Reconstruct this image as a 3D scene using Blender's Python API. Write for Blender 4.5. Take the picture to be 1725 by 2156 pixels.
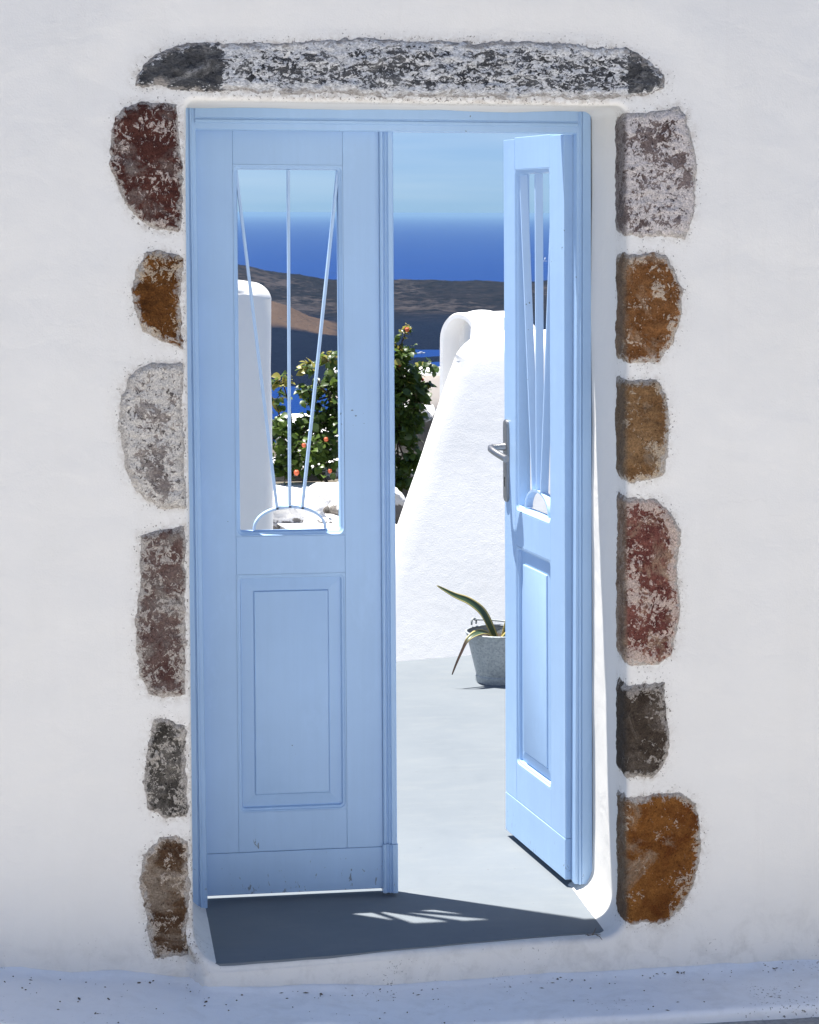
import bpy, bmesh, math, random
from math import sin, cos, tan, radians, pi, sqrt, atan2, exp, floor
from mathutils import Vector, Matrix, noise

scene = bpy.context.scene
for o in list(bpy.data.objects):
    bpy.data.objects.remove(o, do_unlink=True)
COL = scene.collection
random.seed(7)

# ------------------------------------------------------------------ camera
YAW, PITCH, ROLL = radians(9), radians(2.5), radians(0.25)
EYE = Vector((-0.771, -4.822, 1.70))
fwd = Vector((sin(YAW) * cos(PITCH), cos(YAW) * cos(PITCH), -sin(PITCH)))
rgt = Vector((cos(YAW), -sin(YAW), 0))
upv = rgt.cross(fwd)
rgt, upv = rgt * cos(ROLL) + upv * sin(ROLL), upv * cos(ROLL) - rgt * sin(ROLL)
cam = bpy.data.cameras.new('camera')
cam.sensor_fit = 'HORIZONTAL'
cam.sensor_width = 36
cam.lens = 4500 / 1725 * 36
cam.shift_y = -(1078 - 644.5) / 1725
cam.clip_start = 0.1
cam.clip_end = 400000
camo = bpy.data.objects.new('camera', cam)
COL.objects.link(camo)
camo.matrix_world = Matrix(((rgt.x, upv.x, -fwd.x, EYE.x), (rgt.y, upv.y, -fwd.y, EYE.y), (rgt.z, upv.z, -fwd.z, EYE.z), (0, 0, 0, 1)))
scene.camera = camo

# ------------------------------------------------------------------ light
SUN_EL = radians(75)
SUN_H = Vector((-0.85, 0.527, 0)).normalized()
SUN_DIR = Vector((SUN_H.x * cos(SUN_EL), SUN_H.y * cos(SUN_EL), sin(SUN_EL)))
world = bpy.data.worlds.new('World')
scene.world = world
world.use_nodes = True
wn = world.node_tree
bg = wn.nodes['Background']
sky = wn.nodes.new('ShaderNodeTexSky')
sky.sky_type = 'NISHITA'
sky.sun_disc = False
sky.sun_elevation = SUN_EL
sky.sun_rotation = atan2(SUN_H.x, SUN_H.y)
sky.altitude = 3500
sky.air_density = 0.95
sky.dust_density = 0.0
sky.ozone_density = 2.0
# sky model dimmed and tinted towards the horizon so it does not burn out
tc = wn.nodes.new('ShaderNodeTexCoord')
sp_ = wn.nodes.new('ShaderNodeSeparateXYZ')
wn.links.new(tc.outputs['Generated'], sp_.inputs[0])
rp = wn.nodes.new('ShaderNodeValToRGB')
els_ = rp.color_ramp.elements
els_[0].position, els_[0].color = 0.0, (0.225, 0.338, 0.545, 1)
els_[1].position, els_[1].color = 0.45, (1, 1, 1, 1)
e_ = els_.new(0.045)
e_.color = (0.385, 0.445, 0.57, 1)
wn.links.new(sp_.outputs[2], rp.inputs[0])
mx = wn.nodes.new('ShaderNodeMix')
mx.data_type = 'RGBA'
mx.blend_type = 'MULTIPLY'
mx.inputs[0].default_value = 1.0
wn.links.new(sky.outputs[0], mx.inputs[6])
wn.links.new(rp.outputs[0], mx.inputs[7])
# thin streaks of high cloud
mpn = wn.nodes.new('ShaderNodeMapping')
mpn.inputs['Scale'].default_value = (3.0, 3.0, 34.0)
nzn = wn.nodes.new('ShaderNodeTexNoise')
nzn.inputs['Scale'].default_value = 1.6
nzn.inputs['Detail'].default_value = 5
wn.links.new(tc.outputs['Generated'], mpn.inputs[0])
wn.links.new(mpn.outputs[0], nzn.inputs['Vector'])
crp = wn.nodes.new('ShaderNodeValToRGB')
crp.color_ramp.elements[0].position = 0.42
crp.color_ramp.elements[0].color = (1, 1, 1, 1)
crp.color_ramp.elements[1].position = 0.72
crp.color_ramp.elements[1].color = (1.32, 1.16, 1.05, 1)
wn.links.new(nzn.outputs['Fac'], crp.inputs[0])
mx2 = wn.nodes.new('ShaderNodeMix')
mx2.data_type = 'RGBA'
mx2.blend_type = 'MULTIPLY'
mx2.inputs[0].default_value = 1.0
wn.links.new(mx.outputs[2], mx2.inputs[6])
wn.links.new(crp.outputs[0], mx2.inputs[7])
wn.links.new(mx2.outputs[2], bg.inputs[0])
bg.inputs[1].default_value = 0.075
sl = bpy.data.lights.new('sun', 'SUN')
sl.energy = 4.6
sl.angle = radians(0.53)
sl.color = (1.0, 0.965, 0.91)
so = bpy.data.objects.new('sun', sl)
COL.objects.link(so)
so.rotation_euler = SUN_DIR.to_track_quat('Z', 'Y').to_euler()
so.location = (0, 0, 50)
scene.view_settings.view_transform = 'Standard'
scene.view_settings.look = 'None'
scene.view_settings.exposure = 1.4
scene.view_settings.gamma = 1
scene.view_settings.use_curve_mapping = False
scene.cycles.volume_bounces = 0
scene.cycles.max_bounces = 10
scene.cycles.diffuse_bounces = 5

# ------------------------------------------------------------------ helpers
def nz(p):
    return noise.noise(p)

def fbm(x, y, z=0.0, o=4, g=0.5):
    s, a, t = 0.0, 1.0, 0.0
    for _ in range(o):
        s += a * noise.noise(Vector((x, y, z)))
        t += a
        a *= g
        x, y, z = x * 2.03 + 7.1, y * 2.03 + 3.3, z * 2.03 + 1.7
    return s / t

def sstep(a, b, x):
    if a == b:
        return 0.0 if x < a else 1.0
    t = min(1.0, max(0.0, (x - a) / (b - a)))
    return t * t * (3 - 2 * t)

def lerp(a, b, t):
    return a + (b - a) * t

def thing(name, label, cat, loc=(0, 0, 0), group=None):
    o = bpy.data.objects.new(name, None)
    o.empty_display_size = 0.1
    COL.objects.link(o)
    o.location = loc
    o['label'] = label
    o['category'] = cat
    if group:
        o['group'] = group
    return o

def root_loc(p):
    v = Vector((0, 0, 0))
    while p is not None:
        v = v + p.location
        p = p.parent
    return v

def mesh_obj(name, verts, faces, mat, parent=None, smooth=True, label=None, kind=None, attrs=None, fix=True, sharp=None):
    off = root_loc(parent)
    me = bpy.data.meshes.new(name)
    me.from_pydata([(v[0] - off.x, v[1] - off.y, v[2] - off.z) for v in verts], [], faces)
    if fix:
        bm = bmesh.new()
        bm.from_mesh(me)
        bmesh.ops.recalc_face_normals(bm, faces=bm.faces)
        bm.to_mesh(me)
        bm.free()
    for p in me.polygons:
        p.use_smooth = smooth
    if sharp is not None and smooth:
        me.set_sharp_from_angle(angle=radians(sharp))
    if attrs:
        for k, vals in attrs.items():
            a = me.attributes.new(k, 'FLOAT', 'POINT')
            a.data.foreach_set('value', vals)
    if mat:
        me.materials.append(mat)
    o = bpy.data.objects.new(name, me)
    COL.objects.link(o)
    if parent is not None:
        o.parent = parent
    if label:
        o['label'] = label
    if kind:
        o['kind'] = kind
    return o

def tag(o, label, cat, group=None):
    o['label'] = label
    o['category'] = cat
    if group:
        o['group'] = group
    return o

def bevel_box(x0, x1, y0, y1, z0, z1, r=0.0015, seg=2):
    bm = bmesh.new()
    bmesh.ops.create_cube(bm, size=1)
    for v in bm.verts:
        v.co = Vector((lerp(x0, x1, v.co.x + .5), lerp(y0, y1, v.co.y + .5), lerp(z0, z1, v.co.z + .5)))
    if r > 0:
        bmesh.ops.bevel(bm, geom=list(bm.edges), offset=r, segments=seg, affect='EDGES', profile=0.5)
    bm.verts.ensure_lookup_table()
    vs = [tuple(v.co) for v in bm.verts]
    fs = [[v.index for v in f.verts] for f in bm.faces]
    bm.free()
    return vs, fs

def merge(*parts):
    V, Fc = [], []
    for v, f in parts:
        n = len(V)
        V += v
        Fc += [[i + n for i in q] for q in f]
    return V, Fc

def tube(path, radii, n=10, cap=True):
    path = [Vector(p) for p in path]
    if not isinstance(radii, (list, tuple)):
        radii = [radii] * len(path)
    V, Fc = [], []
    prev = None
    for i, p in enumerate(path):
        t = (path[min(i + 1, len(path) - 1)] - path[max(i - 1, 0)]).normalized()
        if prev is None:
            a = Vector((0, 0, 1)) if abs(t.z) < 0.9 else Vector((1, 0, 0))
            u = t.cross(a).normalized()
        else:
            u = (prev - t * prev.dot(t)).normalized()
        prev = u
        w = t.cross(u)
        for k in range(n):
            an = 2 * pi * k / n
            V.append(tuple(p + (u * cos(an) + w * sin(an)) * radii[i]))
    for i in range(len(path) - 1):
        for k in range(n):
            a, b = i * n + k, i * n + (k + 1) % n
            Fc.append([a, b, b + n, a + n])
    if cap:
        Fc.append(list(range(n))[::-1])
        Fc.append([len(V) - n + k for k in range(n)])
    return V, Fc

def lathe(profile, n=40, cx=0, cy=0, closed=False):
    V, Fc = [], []
    for r, z in profile:
        for k in range(n):
            a = 2 * pi * k / n
            V.append((cx + r * cos(a), cy + r * sin(a), z))
    m = len(profile)
    for i in range(m if closed else m - 1):
        j = (i + 1) % m
        for k in range(n):
            Fc.append([i * n + k, i * n + (k + 1) % n, j * n + (k + 1) % n, j * n + k])
    return V, Fc

def grid(nu, nv, fn):
    V = [fn(i / (nu - 1), j / (nv - 1)) for j in range(nv) for i in range(nu)]
    Fc = [[j * nu + i, j * nu + i + 1, (j + 1) * nu + i + 1, (j + 1) * nu + i] for j in range(nv - 1) for i in range(nu - 1)]
    return V, Fc

SHEAR = 0.010     # the old wall and its door lean a little to the left
def lean(V):
    return [(v[0] - SHEAR * v[2], v[1], v[2]) for v in V]

# ------------------------------------------------------------------ materials
def new_mat(name):
    m = bpy.data.materials.new(name)
    m.use_nodes = True
    nt = m.node_tree
    b = nt.nodes['Principled BSDF']
    return m, nt, b

def N(nt, typ, **kw):
    n = nt.nodes.new(typ)
    for k, v in kw.items():
        if k.startswith('i_'):
            key = k[2:]
            key = int(key) if key.isdigit() else key.replace('_', ' ')
            n.inputs[key].default_value = v
        else:
            setattr(n, k, v)
    return n

def coords(nt, scale=(1, 1, 1)):
    g = N(nt, 'ShaderNodeNewGeometry')
    mp = N(nt, 'ShaderNodeMapping')
    mp.inputs['Scale'].default_value = scale
    nt.links.new(g.outputs['Position'], mp.inputs['Vector'])
    return mp.outputs[0]

def tex_noise(nt, vec, scale, detail=4, rough=0.55, dist=0.0):
    n = N(nt, 'ShaderNodeTexNoise')
    n.inputs['Scale'].default_value = scale
    n.inputs['Detail'].default_value = detail
    n.inputs['Roughness'].default_value = rough
    n.inputs['Distortion'].default_value = dist
    nt.links.new(vec, n.inputs['Vector'])
    return n.outputs['Fac']

def ramp(nt, fac, stops, interp='LINEAR'):
    r = N(nt, 'ShaderNodeValToRGB')
    r.color_ramp.interpolation = interp
    els = r.color_ramp.elements
    while len(els) < len(stops):
        els.new(0.5)
    for e, (p, c) in zip(els, stops):
        e.position = p
        e.color = (c, c, c, 1) if isinstance(c, (int, float)) else (*c, 1)
    nt.links.new(fac, r.inputs[0])
    return r.outputs[0]

def mix(nt, fac, a, b, mode='MIX'):
    m = N(nt, 'ShaderNodeMix', data_type='RGBA', blend_type=mode)
    for sock, val in ((0, fac), (6, a), (7, b)):
        if hasattr(val, 'is_linked'):
            nt.links.new(val, m.inputs[sock])
        elif isinstance(val, (int, float)):
            m.inputs[sock].default_value = val if sock == 0 else (val, val, val, 1)
        else:
            m.inputs[sock].default_value = (*val, 1)
    return m.outputs[2]

def math_n(nt, op, a, b=0.0, clamp=False):
    m = N(nt, 'ShaderNodeMath', operation=op, use_clamp=clamp)
    for i, v in enumerate((a, b)):
        if hasattr(v, 'is_linked'):
            nt.links.new(v, m.inputs[i])
        else:
            m.inputs[i].default_value = v
    return m.outputs[0]

def bump(nt, bsdf, h, strength=0.3, dist=0.002):
    b = N(nt, 'ShaderNodeBump')
    b.inputs['Strength'].default_value = strength
    b.inputs['Distance'].default_value = dist
    nt.links.new(h, b.inputs['Height'])
    nt.links.new(b.outputs[0], bsdf.inputs['Normal'])

def attr(nt, name):
    a = N(nt, 'ShaderNodeAttribute')
    a.attribute_name = name
    return a.outputs['Fac']

def plaster_mat(name, base=(0.755, 0.733, 0.692), dirt_z=None, dirt=0.5, fine=1.0):
    m, nt, b = new_mat(name)
    v = coords(nt)
    big = tex_noise(nt, v, 2.2, 5, 0.6)
    col = mix(nt, ramp(nt, big, [(0.3, 0.0), (0.7, 1.0)]), tuple(c * 0.955 for c in base), base)
    streak = tex_noise(nt, coords(nt, (9, 9, 1.2)), 1.0, 5, 0.6)
    col = mix(nt, ramp(nt, streak, [(0.52, 0.0), (0.75, 0.35)]), col, tuple(c * f for c, f in zip(base, (0.92, 0.915, 0.90))))
    sp = tex_noise(nt, v, 130, 3, 0.6)
    spl = tex_noise(nt, v, 5, 3, 0.5)
    if dirt_z is not None:
        sx = N(nt, 'ShaderNodeSeparateXYZ')
        nt.links.new(v, sx.inputs[0])
        mr = N(nt, 'ShaderNodeMapRange')
        nt.links.new(sx.outputs[2], mr.inputs[0])
        mr.inputs[1].default_value = dirt_z[0]
        mr.inputs[2].default_value = dirt_z[1]
        mr.inputs[3].default_value = 1.0
        mr.inputs[4].default_value = 0.0
        zone = mr.outputs[0]
        grime = tex_noise(nt, v, 14, 6, 0.7, 0.4)
        gf = math_n(nt, 'MULTIPLY', zone, ramp(nt, grime, [(0.48, 0.0), (0.72, dirt)]))
        col = mix(nt, gf, col, (0.33, 0.31, 0.28))
        s2 = math_n(nt, 'MULTIPLY', zone, ramp(nt, math_n(nt, 'MULTIPLY', sp, ramp(nt, spl, [(0.35, 0.75), (0.65, 1.08)])), [(0.665, 0.0), (0.69, 0.85)]))
        col = mix(nt, s2, col, (0.10, 0.085, 0.07))
    if dirt_z is not None:
        wv = N(nt, 'ShaderNodeVectorMath', operation='ADD')
        wn_ = N(nt, 'ShaderNodeTexNoise')
        wn_.inputs['Scale'].default_value = 6
        wn_.inputs['Detail'].default_value = 5
        nt.links.new(v, wn_.inputs['Vector'])
        sc3 = N(nt, 'ShaderNodeVectorMath', operation='SCALE')
        sc3.inputs['Scale'].default_value = 0.22
        nt.links.new(wn_.outputs['Color'], sc3.inputs[0])
        nt.links.new(v, wv.inputs[0])
        nt.links.new(sc3.outputs[0], wv.inputs[1])
        vo = N(nt, 'ShaderNodeTexVoronoi', feature='DISTANCE_TO_EDGE')
        vo.inputs['Scale'].default_value = 2.1
        nt.links.new(wv.outputs[0], vo.inputs['Vector'])
        ck = ramp(nt, vo.outputs['Distance'], [(0.0, 1.0), (0.0045, 0.0)])
        ckm = ramp(nt, tex_noise(nt, v, 2.7, 3, 0.5), [(0.60, 0.0), (0.68, 0.16)])
        col = mix(nt, math_n(nt, 'MULTIPLY', ck, ckm), col, (0.45, 0.42, 0.39))
        drip = tex_noise(nt, coords(nt, (22, 22, 0.9)), 1.0, 5, 0.65)
        dm = ramp(nt, tex_noise(nt, v, 1.6, 3, 0.5), [(0.45, 0.0), (0.65, 1.0)])
        col = mix(nt, math_n(nt, 'MULTIPLY', ramp(nt, drip, [(0.55, 0.0), (0.75, 0.30)]), dm), col, (0.60, 0.565, 0.52))
        sm = attr(nt, 'smudge')
        ms_ = tex_noise(nt, v, 55, 5, 0.7, 0.8)
        col = mix(nt, math_n(nt, 'MULTIPLY', sm, ramp(nt, ms_, [(0.42, 0.0), (0.62, 0.75)])), col, (0.46, 0.41, 0.355))
        sp3 = tex_noise(nt, v, 170, 3, 0.6)
        th = math_n(nt, 'ADD', sp3, math_n(nt, 'MULTIPLY', sm, 0.075))
        col = mix(nt, math_n(nt, 'MULTIPLY', ramp(nt, th, [(0.665, 0.0), (0.70, 0.85)]), math_n(nt, 'MULTIPLY', sm, 4.0, True)), col, (0.12, 0.10, 0.085))
    nt.links.new(col, b.inputs['Base Color'])
    b.inputs['Roughness'].default_value = 0.9
    b.inputs['Specular IOR Level'].default_value = 0.2
    h = math_n(nt, 'ADD', math_n(nt, 'MULTIPLY', tex_noise(nt, v, 26, 4, 0.5), 0.7), math_n(nt, 'MULTIPLY', tex_noise(nt, v, 230, 3, 0.6), 0.45 * fine))
    h = math_n(nt, 'ADD', h, math_n(nt, 'MULTIPLY', tex_noise(nt, coords(nt, (1, 1, 1.6)), 7, 3, 0.5, 0.6), 2.6 if dirt_z is not None else 0.5))
    bump(nt, b, h, 0.20 if dirt_z is not None else 0.28, 0.006)
    return m

M_PLASTER = plaster_mat('whitewashed_plaster', dirt_z=(-0.12, 0.10), dirt=0.55)
M_WHITE = plaster_mat('bright_whitewash', (0.84, 0.83, 0.815), fine=1.4)
M_STEP = plaster_mat('step_whitewash', (0.86, 0.87, 0.885), dirt_z=(-0.10, 0.06), dirt=0.2)

def paint_mat(name, base):
    m, nt, b = new_mat(name)
    v = coords(nt)
    grain = tex_noise(nt, coords(nt, (60, 60, 2.5)), 1.0, 4, 0.6)
    big = tex_noise(nt, v, 3.5, 4, 0.55)
    col = mix(nt, ramp(nt, big, [(0.3, 0.0), (0.7, 1.0)]), tuple(c * 0.94 for c in base), tuple(min(1, c * 1.03) for c in base))
    chip = tex_noise(nt, v, 85, 2, 0.5)
    chip2 = tex_noise(nt, v, 6, 2, 0.5)
    cf = ramp(nt, math_n(nt, 'MULTIPLY', chip, ramp(nt, chip2, [(0.4, 0.7), (0.7, 1.05)])), [(0.735, 0.0), (0.75, 0.8)])
    col = mix(nt, cf, col, (0.10, 0.10, 0.11))
    col = mix(nt, ramp(nt, grain, [(0.45, 0.0), (0.75, 0.20)]), col, tuple(c * 0.86 for c in base))
    # flaking paint and damp stains close to the ground
    sz = N(nt, 'ShaderNodeSeparateXYZ')
    nt.links.new(v, sz.inputs[0])
    mr = N(nt, 'ShaderNodeMapRange')
    nt.links.new(sz.outputs[2], mr.inputs[0])
    mr.inputs[1].default_value, mr.inputs[2].default_value = 0.0, 0.22
    mr.inputs[3].default_value, mr.inputs[4].default_value = 0.16, 0.0
    fk = tex_noise(nt, coords(nt, (1, 1, 0.35)), 75, 5, 0.65, 0.8)
    fl_ = math_n(nt, 'ADD', fk, mr.outputs[0])
    col = mix(nt, ramp(nt, fl_, [(0.755, 0.0), (0.775, 0.8)]), col, (0.16, 0.17, 0.19))
    scuff = tex_noise(nt, coords(nt, (1, 1, 0.5)), 11, 6, 0.7, 0.3)
    col = mix(nt, ramp(nt, scuff, [(0.56, 0.0), (0.72, 0.28)]), col, tuple(min(1, c * 1.12 + 0.03) for c in base))
    nt.links.new(col, b.inputs['Base Color'])
    b.inputs['Roughness'].default_value = 0.42
    b.inputs['Specular IOR Level'].default_value = 0.4
    h = math_n(nt, 'ADD', grain, math_n(nt, 'MULTIPLY', tex_noise(nt, v, 25, 3, 0.5), 1.2))
    bump(nt, b, h, 0.16, 0.0025)
    return m

M_BLUE = paint_mat('pale_blue_paint', (0.365, 0.535, 0.765))
M_BAR = paint_mat('pale_bar_paint', (0.42, 0.58, 0.80))

def simple_mat(name, col, rough=0.6, metal=0.0, spec=0.5):
    m, nt, b = new_mat(name)
    v = coords(nt)
    f = tex_noise(nt, v, 40, 4, 0.6)
    c = mix(nt, f, tuple(x * 0.8 for x in col), tuple(min(1, x * 1.15) for x in col))
    nt.links.new(c, b.inputs['Base Color'])
    b.inputs['Roughness'].default_value = rough
    b.inputs['Metallic'].default_value = metal
    b.inputs['Specular IOR Level'].default_value = spec
    return m

M_STEEL = simple_mat('satin_steel', (0.34, 0.33, 0.32), 0.36, 0.9)
M_BLACK = simple_mat('black_gap', (0.012, 0.012, 0.014), 0.8)
M_SOIL = simple_mat('dark_soil', (0.035, 0.024, 0.017), 0.95)
M_BARK = simple_mat('dark_bark', (0.060, 0.045, 0.035), 0.9)
M_DRY = simple_mat('dry_twig_brown', (0.11, 0.085, 0.06), 0.9)

def floor_mat():
    m, nt, b = new_mat('grey_floor_paint')
    v = coords(nt)
    big = tex_noise(nt, v, 1.7, 6, 0.62)
    col = mix(nt, ramp(nt, big, [(0.3, 0.0), (0.7, 1.0)]), (0.150, 0.170, 0.190), (0.178, 0.197, 0.213))
    cl = tex_noise(nt, coords(nt, (6, 20, 1)), 1.0, 6, 0.65)
    col = mix(nt, ramp(nt, cl, [(0.50, 0.0), (0.75, 0.35)]), col, (0.210, 0.222, 0.226))
    wr = tex_noise(nt, v, 4.2, 7, 0.68, 0.5)
    col = mix(nt, ramp(nt, wr, [(0.54, 0.0), (0.68, 0.25)]), col, (0.215, 0.225, 0.222))
    col = mix(nt, ramp(nt, wr, [(0.32, 0.20), (0.44, 0.0)]), col, (0.125, 0.145, 0.165))
    sp = tex_noise(nt, v, 70, 2, 0.5)
    col = mix(nt, ramp(nt, sp, [(0.735, 0.0), (0.76, 0.5)]), col, (0.10, 0.10, 0.10))
    nt.links.new(col, b.inputs['Base Color'])
    b.inputs['Roughness'].default_value = 0.8
    b.inputs['Specular IOR Level'].default_value = 0.08
    h = math_n(nt, 'ADD', tex_noise(nt, v, 12, 4, 0.55), math_n(nt, 'MULTIPLY', tex_noise(nt, v, 120, 3, 0.6), 0.2))
    bump(nt, b, h, 0.2, 0.004)
    return m
M_FLOOR = floor_mat()

def paving_mat(name, c0, c1):
    m, nt, b = new_mat(name)
    v = coords(nt)
    f = tex_noise(nt, v, 6, 6, 0.65)
    g = tex_noise(nt, v, 90, 4, 0.7)
    col = mix(nt, f, c0, c1)
    col = mix(nt, ramp(nt, g, [(0.35, 0.55), (0.6, 0.0)]), col, (0.16, 0.155, 0.15))
    nt.links.new(col, b.inputs['Base Color'])
    b.inputs['Roughness'].default_value = 0.9
    bump(nt, b, g, 0.6, 0.006)
    return m
M_PAVE = paving_mat('alley_concrete', (0.44, 0.43, 0.415), (0.55, 0.54, 0.525))
M_GUTTER = paving_mat('gutter_concrete', (0.30, 0.295, 0.285), (0.42, 0.41, 0.395))

def stone_mat(name, dark, mid, fleck, flecks=0.5, grey=(0.30, 0.29, 0.28), stretch=(1, 1, 1), patch=0.5, pits=0.4, scale=1.0, rimc=(0.47, 0.43, 0.385), clump=0.55, rimf=0.15):
    """weathered volcanic stone: two rock tones, lichen and lime flecks, pits, and a ragged edge of old limewash"""
    m, nt, b = new_mat(name)
    v = coords(nt, stretch)
    n1 = tex_noise(nt, v, 16 * scale, 6, 0.65, 0.5)
    col = mix(nt, ramp(nt, n1, [(0.36, 0.0), (0.62, 1.0)]), dark, mid)
    n2 = tex_noise(nt, v, 9 * scale, 5, 0.7, 0.8)
    col = mix(nt, ramp(nt, n2, [(0.60 - 0.25 * patch, 0.0), (0.74 - 0.2 * patch, 0.85)]), col, grey)
    n3a = tex_noise(nt, v, 52 * scale, 6, 0.70, 1.3)
    n3b = tex_noise(nt, v, 150 * scale, 4, 0.65, 0.8)
    n3 = math_n(nt, 'ADD', math_n(nt, 'MULTIPLY', n3a, 0.68), math_n(nt, 'MULTIPLY', n3b, 0.32))
    n4 = tex_noise(nt, v, 13 * scale, 3, 0.5)
    fl = math_n(nt, 'ADD', n3, math_n(nt, 'MULTIPLY', math_n(nt, 'SUBTRACT', n4, 0.5), clump))
    fl = math_n(nt, 'SUBTRACT', fl, math_n(nt, 'MULTIPLY', attr(nt, 'plain'), 0.13))
    fl = math_n(nt, 'ADD', fl, math_n(nt, 'MULTIPLY', math_n(nt, 'SUBTRACT', 1.0, attr(nt, 'rim')), rimf))
    t = 0.645 - 0.24 * flecks
    col = mix(nt, ramp(nt, fl, [(t, 0.0), (t + 0.028, 0.95)]), col, fleck)
    col = mix(nt, math_n(nt, 'MULTIPLY', attr(nt, 'side'), 0.75), col, mix(nt, n1, tuple(c * 0.25 for c in grey), tuple(c * 0.62 for c in grey)))  # reveal faces of the right jamb stones darkened: shade put into the colour
    n5 = tex_noise(nt, v, 110 * scale, 4, 0.65, 0.6)
    t2 = 0.30 + 0.14 * pits
    col = mix(nt, ramp(nt, n5, [(t2 - 0.03, 0.9), (t2 + 0.02, 0.0)]), col, tuple(c * 0.45 for c in dark))
    e = attr(nt, 'rim')
    ne = tex_noise(nt, v, 45, 5, 0.7, 0.8)
    ew = math_n(nt, 'ADD', e, math_n(nt, 'MULTIPLY', math_n(nt, 'SUBTRACT', ne, 0.5), 2.4))
    col = mix(nt, ramp(nt, ew, [(0.10, 0.85), (0.40, 0.0)]), col, rimc)
    gr = tex_noise(nt, v, 260, 3, 0.7)
    col = mix(nt, 1.0, col, ramp(nt, gr, [(0.3, 0.55), (0.7, 1.35)]), 'MULTIPLY')
    nt.links.new(col, b.inputs['Base Color'])
    b.inputs['Roughness'].default_value = 0.92
    b.inputs['Specular IOR Level'].default_value = 0.15
    h = math_n(nt, 'ADD', n1, math_n(nt, 'MULTIPLY', n3, 0.7))
    bump(nt, b, h, 1.0, 0.014)
    return m

# ------------------------------------------------------------------ the courtyard wall round the doorway
XL, XR, ZT, ZB = -0.499, 0.519, 1.950, -0.003
RHO = 0.013

def halo(x, z):
    """plaster is laid on thicker outside the band of bare stones"""
    dx = max(-0.70 - x, x - 0.735, 0)
    dz = max(z - 2.115, 0)
    # rounded upper corners of the bare band
    cxr = 0.50
    if z > 1.85 and x > cxr:
        d = sqrt(((x - cxr) / 0.235) ** 2 + ((z - 1.85) / 0.265) ** 2) - 1
        d *= 0.24
    elif z > 1.85 and x < -0.50:
        d = sqrt(((x + 0.50) / 0.20) ** 2 + ((z - 1.85) / 0.265) ** 2) - 1
        d *= 0.22
    else:
        d = sqrt(dx * dx + dz * dz)
    return sstep(-0.02, 0.09, d)

def wall_disp(x, z):
    d = 0.009 * fbm(x * 1.7, z * 1.7, 3.1, 3) + 0.0035 * fbm(x * 7, z * 7, 8.2, 3)
    return d + 0.008 * halo(x, z)

def sill_out(x, z):
    """the threshold bulges out of the wall, more at the left"""
    a = lerp(0.055, 0.0, sstep(-0.47, 0.35, x))
    return a * sstep(0.10, -0.02, z) * sstep(-0.512, -0.475, x) * sstep(0.56, 0.48, x)

def opening_loop():
    P, Nn, S = [], [], []
    rt_, rb_l, rb_r = 0.022, 0.068, 0.064
    def seg(a, b, n, nrm, s):
        for i in range(n):
            t = i / n
            P.append((lerp(a[0], b[0], t), lerp(a[1], b[1], t)))
            Nn.append(nrm)
            S.append((s, t))
    def arc(cx, cz, r, a0, a1, n, s):
        for i in range(n):
            t = i / n
            a = lerp(a0, a1, t)
            P.append((cx + r * cos(a), cz + r * sin(a)))
            Nn.append((cos(a), sin(a)))
            S.append((s, t))
    seg((XL, ZB + rb_l), (XL, ZT - rt_), 260, (-1, 0), 'L')
    arc(XL + rt_, ZT - rt_, rt_, pi, pi / 2, 8, 'LT')
    seg((XL + rt_, ZT), (XR - rt_, ZT), 130, (0, 1), 'T')
    arc(XR - rt_, ZT - rt_, rt_, pi / 2, 0, 8, 'TR')
    seg((XR, ZT - rt_), (XR, ZB + rb_r), 230, (1, 0), 'R')
    arc(XR - rb_r, ZB + rb_r, rb_r, 0, -pi / 2, 12, 'RB')
    seg((XR - rb_r, ZB), (XL + rb_l, ZB), 130, (0, -1), 'B')
    arc(XL + rb_l, ZB + rb_l, rb_l, -pi / 2, -pi, 10, 'BL')
    return P, Nn, S

WX0, WX1, WZ0, WZ1 = -2.6, 2.6, -0.30, 2.235
P0, N0, S0 = opening_loop()
nloop = len(P0)
lensum = []
# outer rectangle points matched side by side
Q = []
cuts = {}
for i, (s, t) in enumerate(S0):
    cuts.setdefault(s, []).append(i)
def side_t(names, i):
    idx = [k for n in names for k in cuts[n]]
    return idx.index(i) / len(idx)
for i, (s, t) in enumerate(S0):
    if s == 'L':
        Q.append((WX0, lerp(WZ0, WZ1, t)))
    elif s in ('LT', 'T', 'TR'):
        Q.append((lerp(WX0, WX1, side_t(('LT', 'T', 'TR'), i)), WZ1))
    elif s == 'R':
        Q.append((WX1, lerp(WZ1, WZ0, t)))
    else:
        Q.append((lerp(WX1, WX0, side_t(('RB', 'B', 'BL'), i)), WZ0))
V, Fc = [], []
rows = []
def add_row(f):
    base = len(V)
    for i in range(nloop):
        V.append(f(i))
    rows.append(base)
depths = [0.41, 0.395, 0.38, 0.365, 0.35, 0.32, 0.29, 0.26, 0.23, 0.20, 0.17, 0.14, 0.11, 0.08, 0.055, 0.035]
for y in depths:
    def f(i, y=y):
        x, z = P0[i]
        n = N0[i]
        w = 0.006 * fbm(x * 5, z * 3, y * 6, 3) * sstep(0.41, 0.36, y)
        yy = y - sill_out(x, z) * sstep(0.25, 0.0, y)
        return (x + n[0] * w, yy, z + (n[1] * w if n[1] > -0.5 else 0))
    add_row(f)
for k in range(7):
    a = (k / 6) * pi / 2
    def f(i, a=a):
        x, z = P0[i]
        n = N0[i]
        x2, z2 = x + n[0] * RHO * (1 - cos(a)), z + n[1] * RHO * (1 - cos(a))
        y = RHO * (1 - sin(a))
        return (x2, y - sill_out(x, z) - wall_disp(x2, z2) * sin(a), z2)
    add_row(f)
ss = [0.0]
st = 0.007
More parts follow.
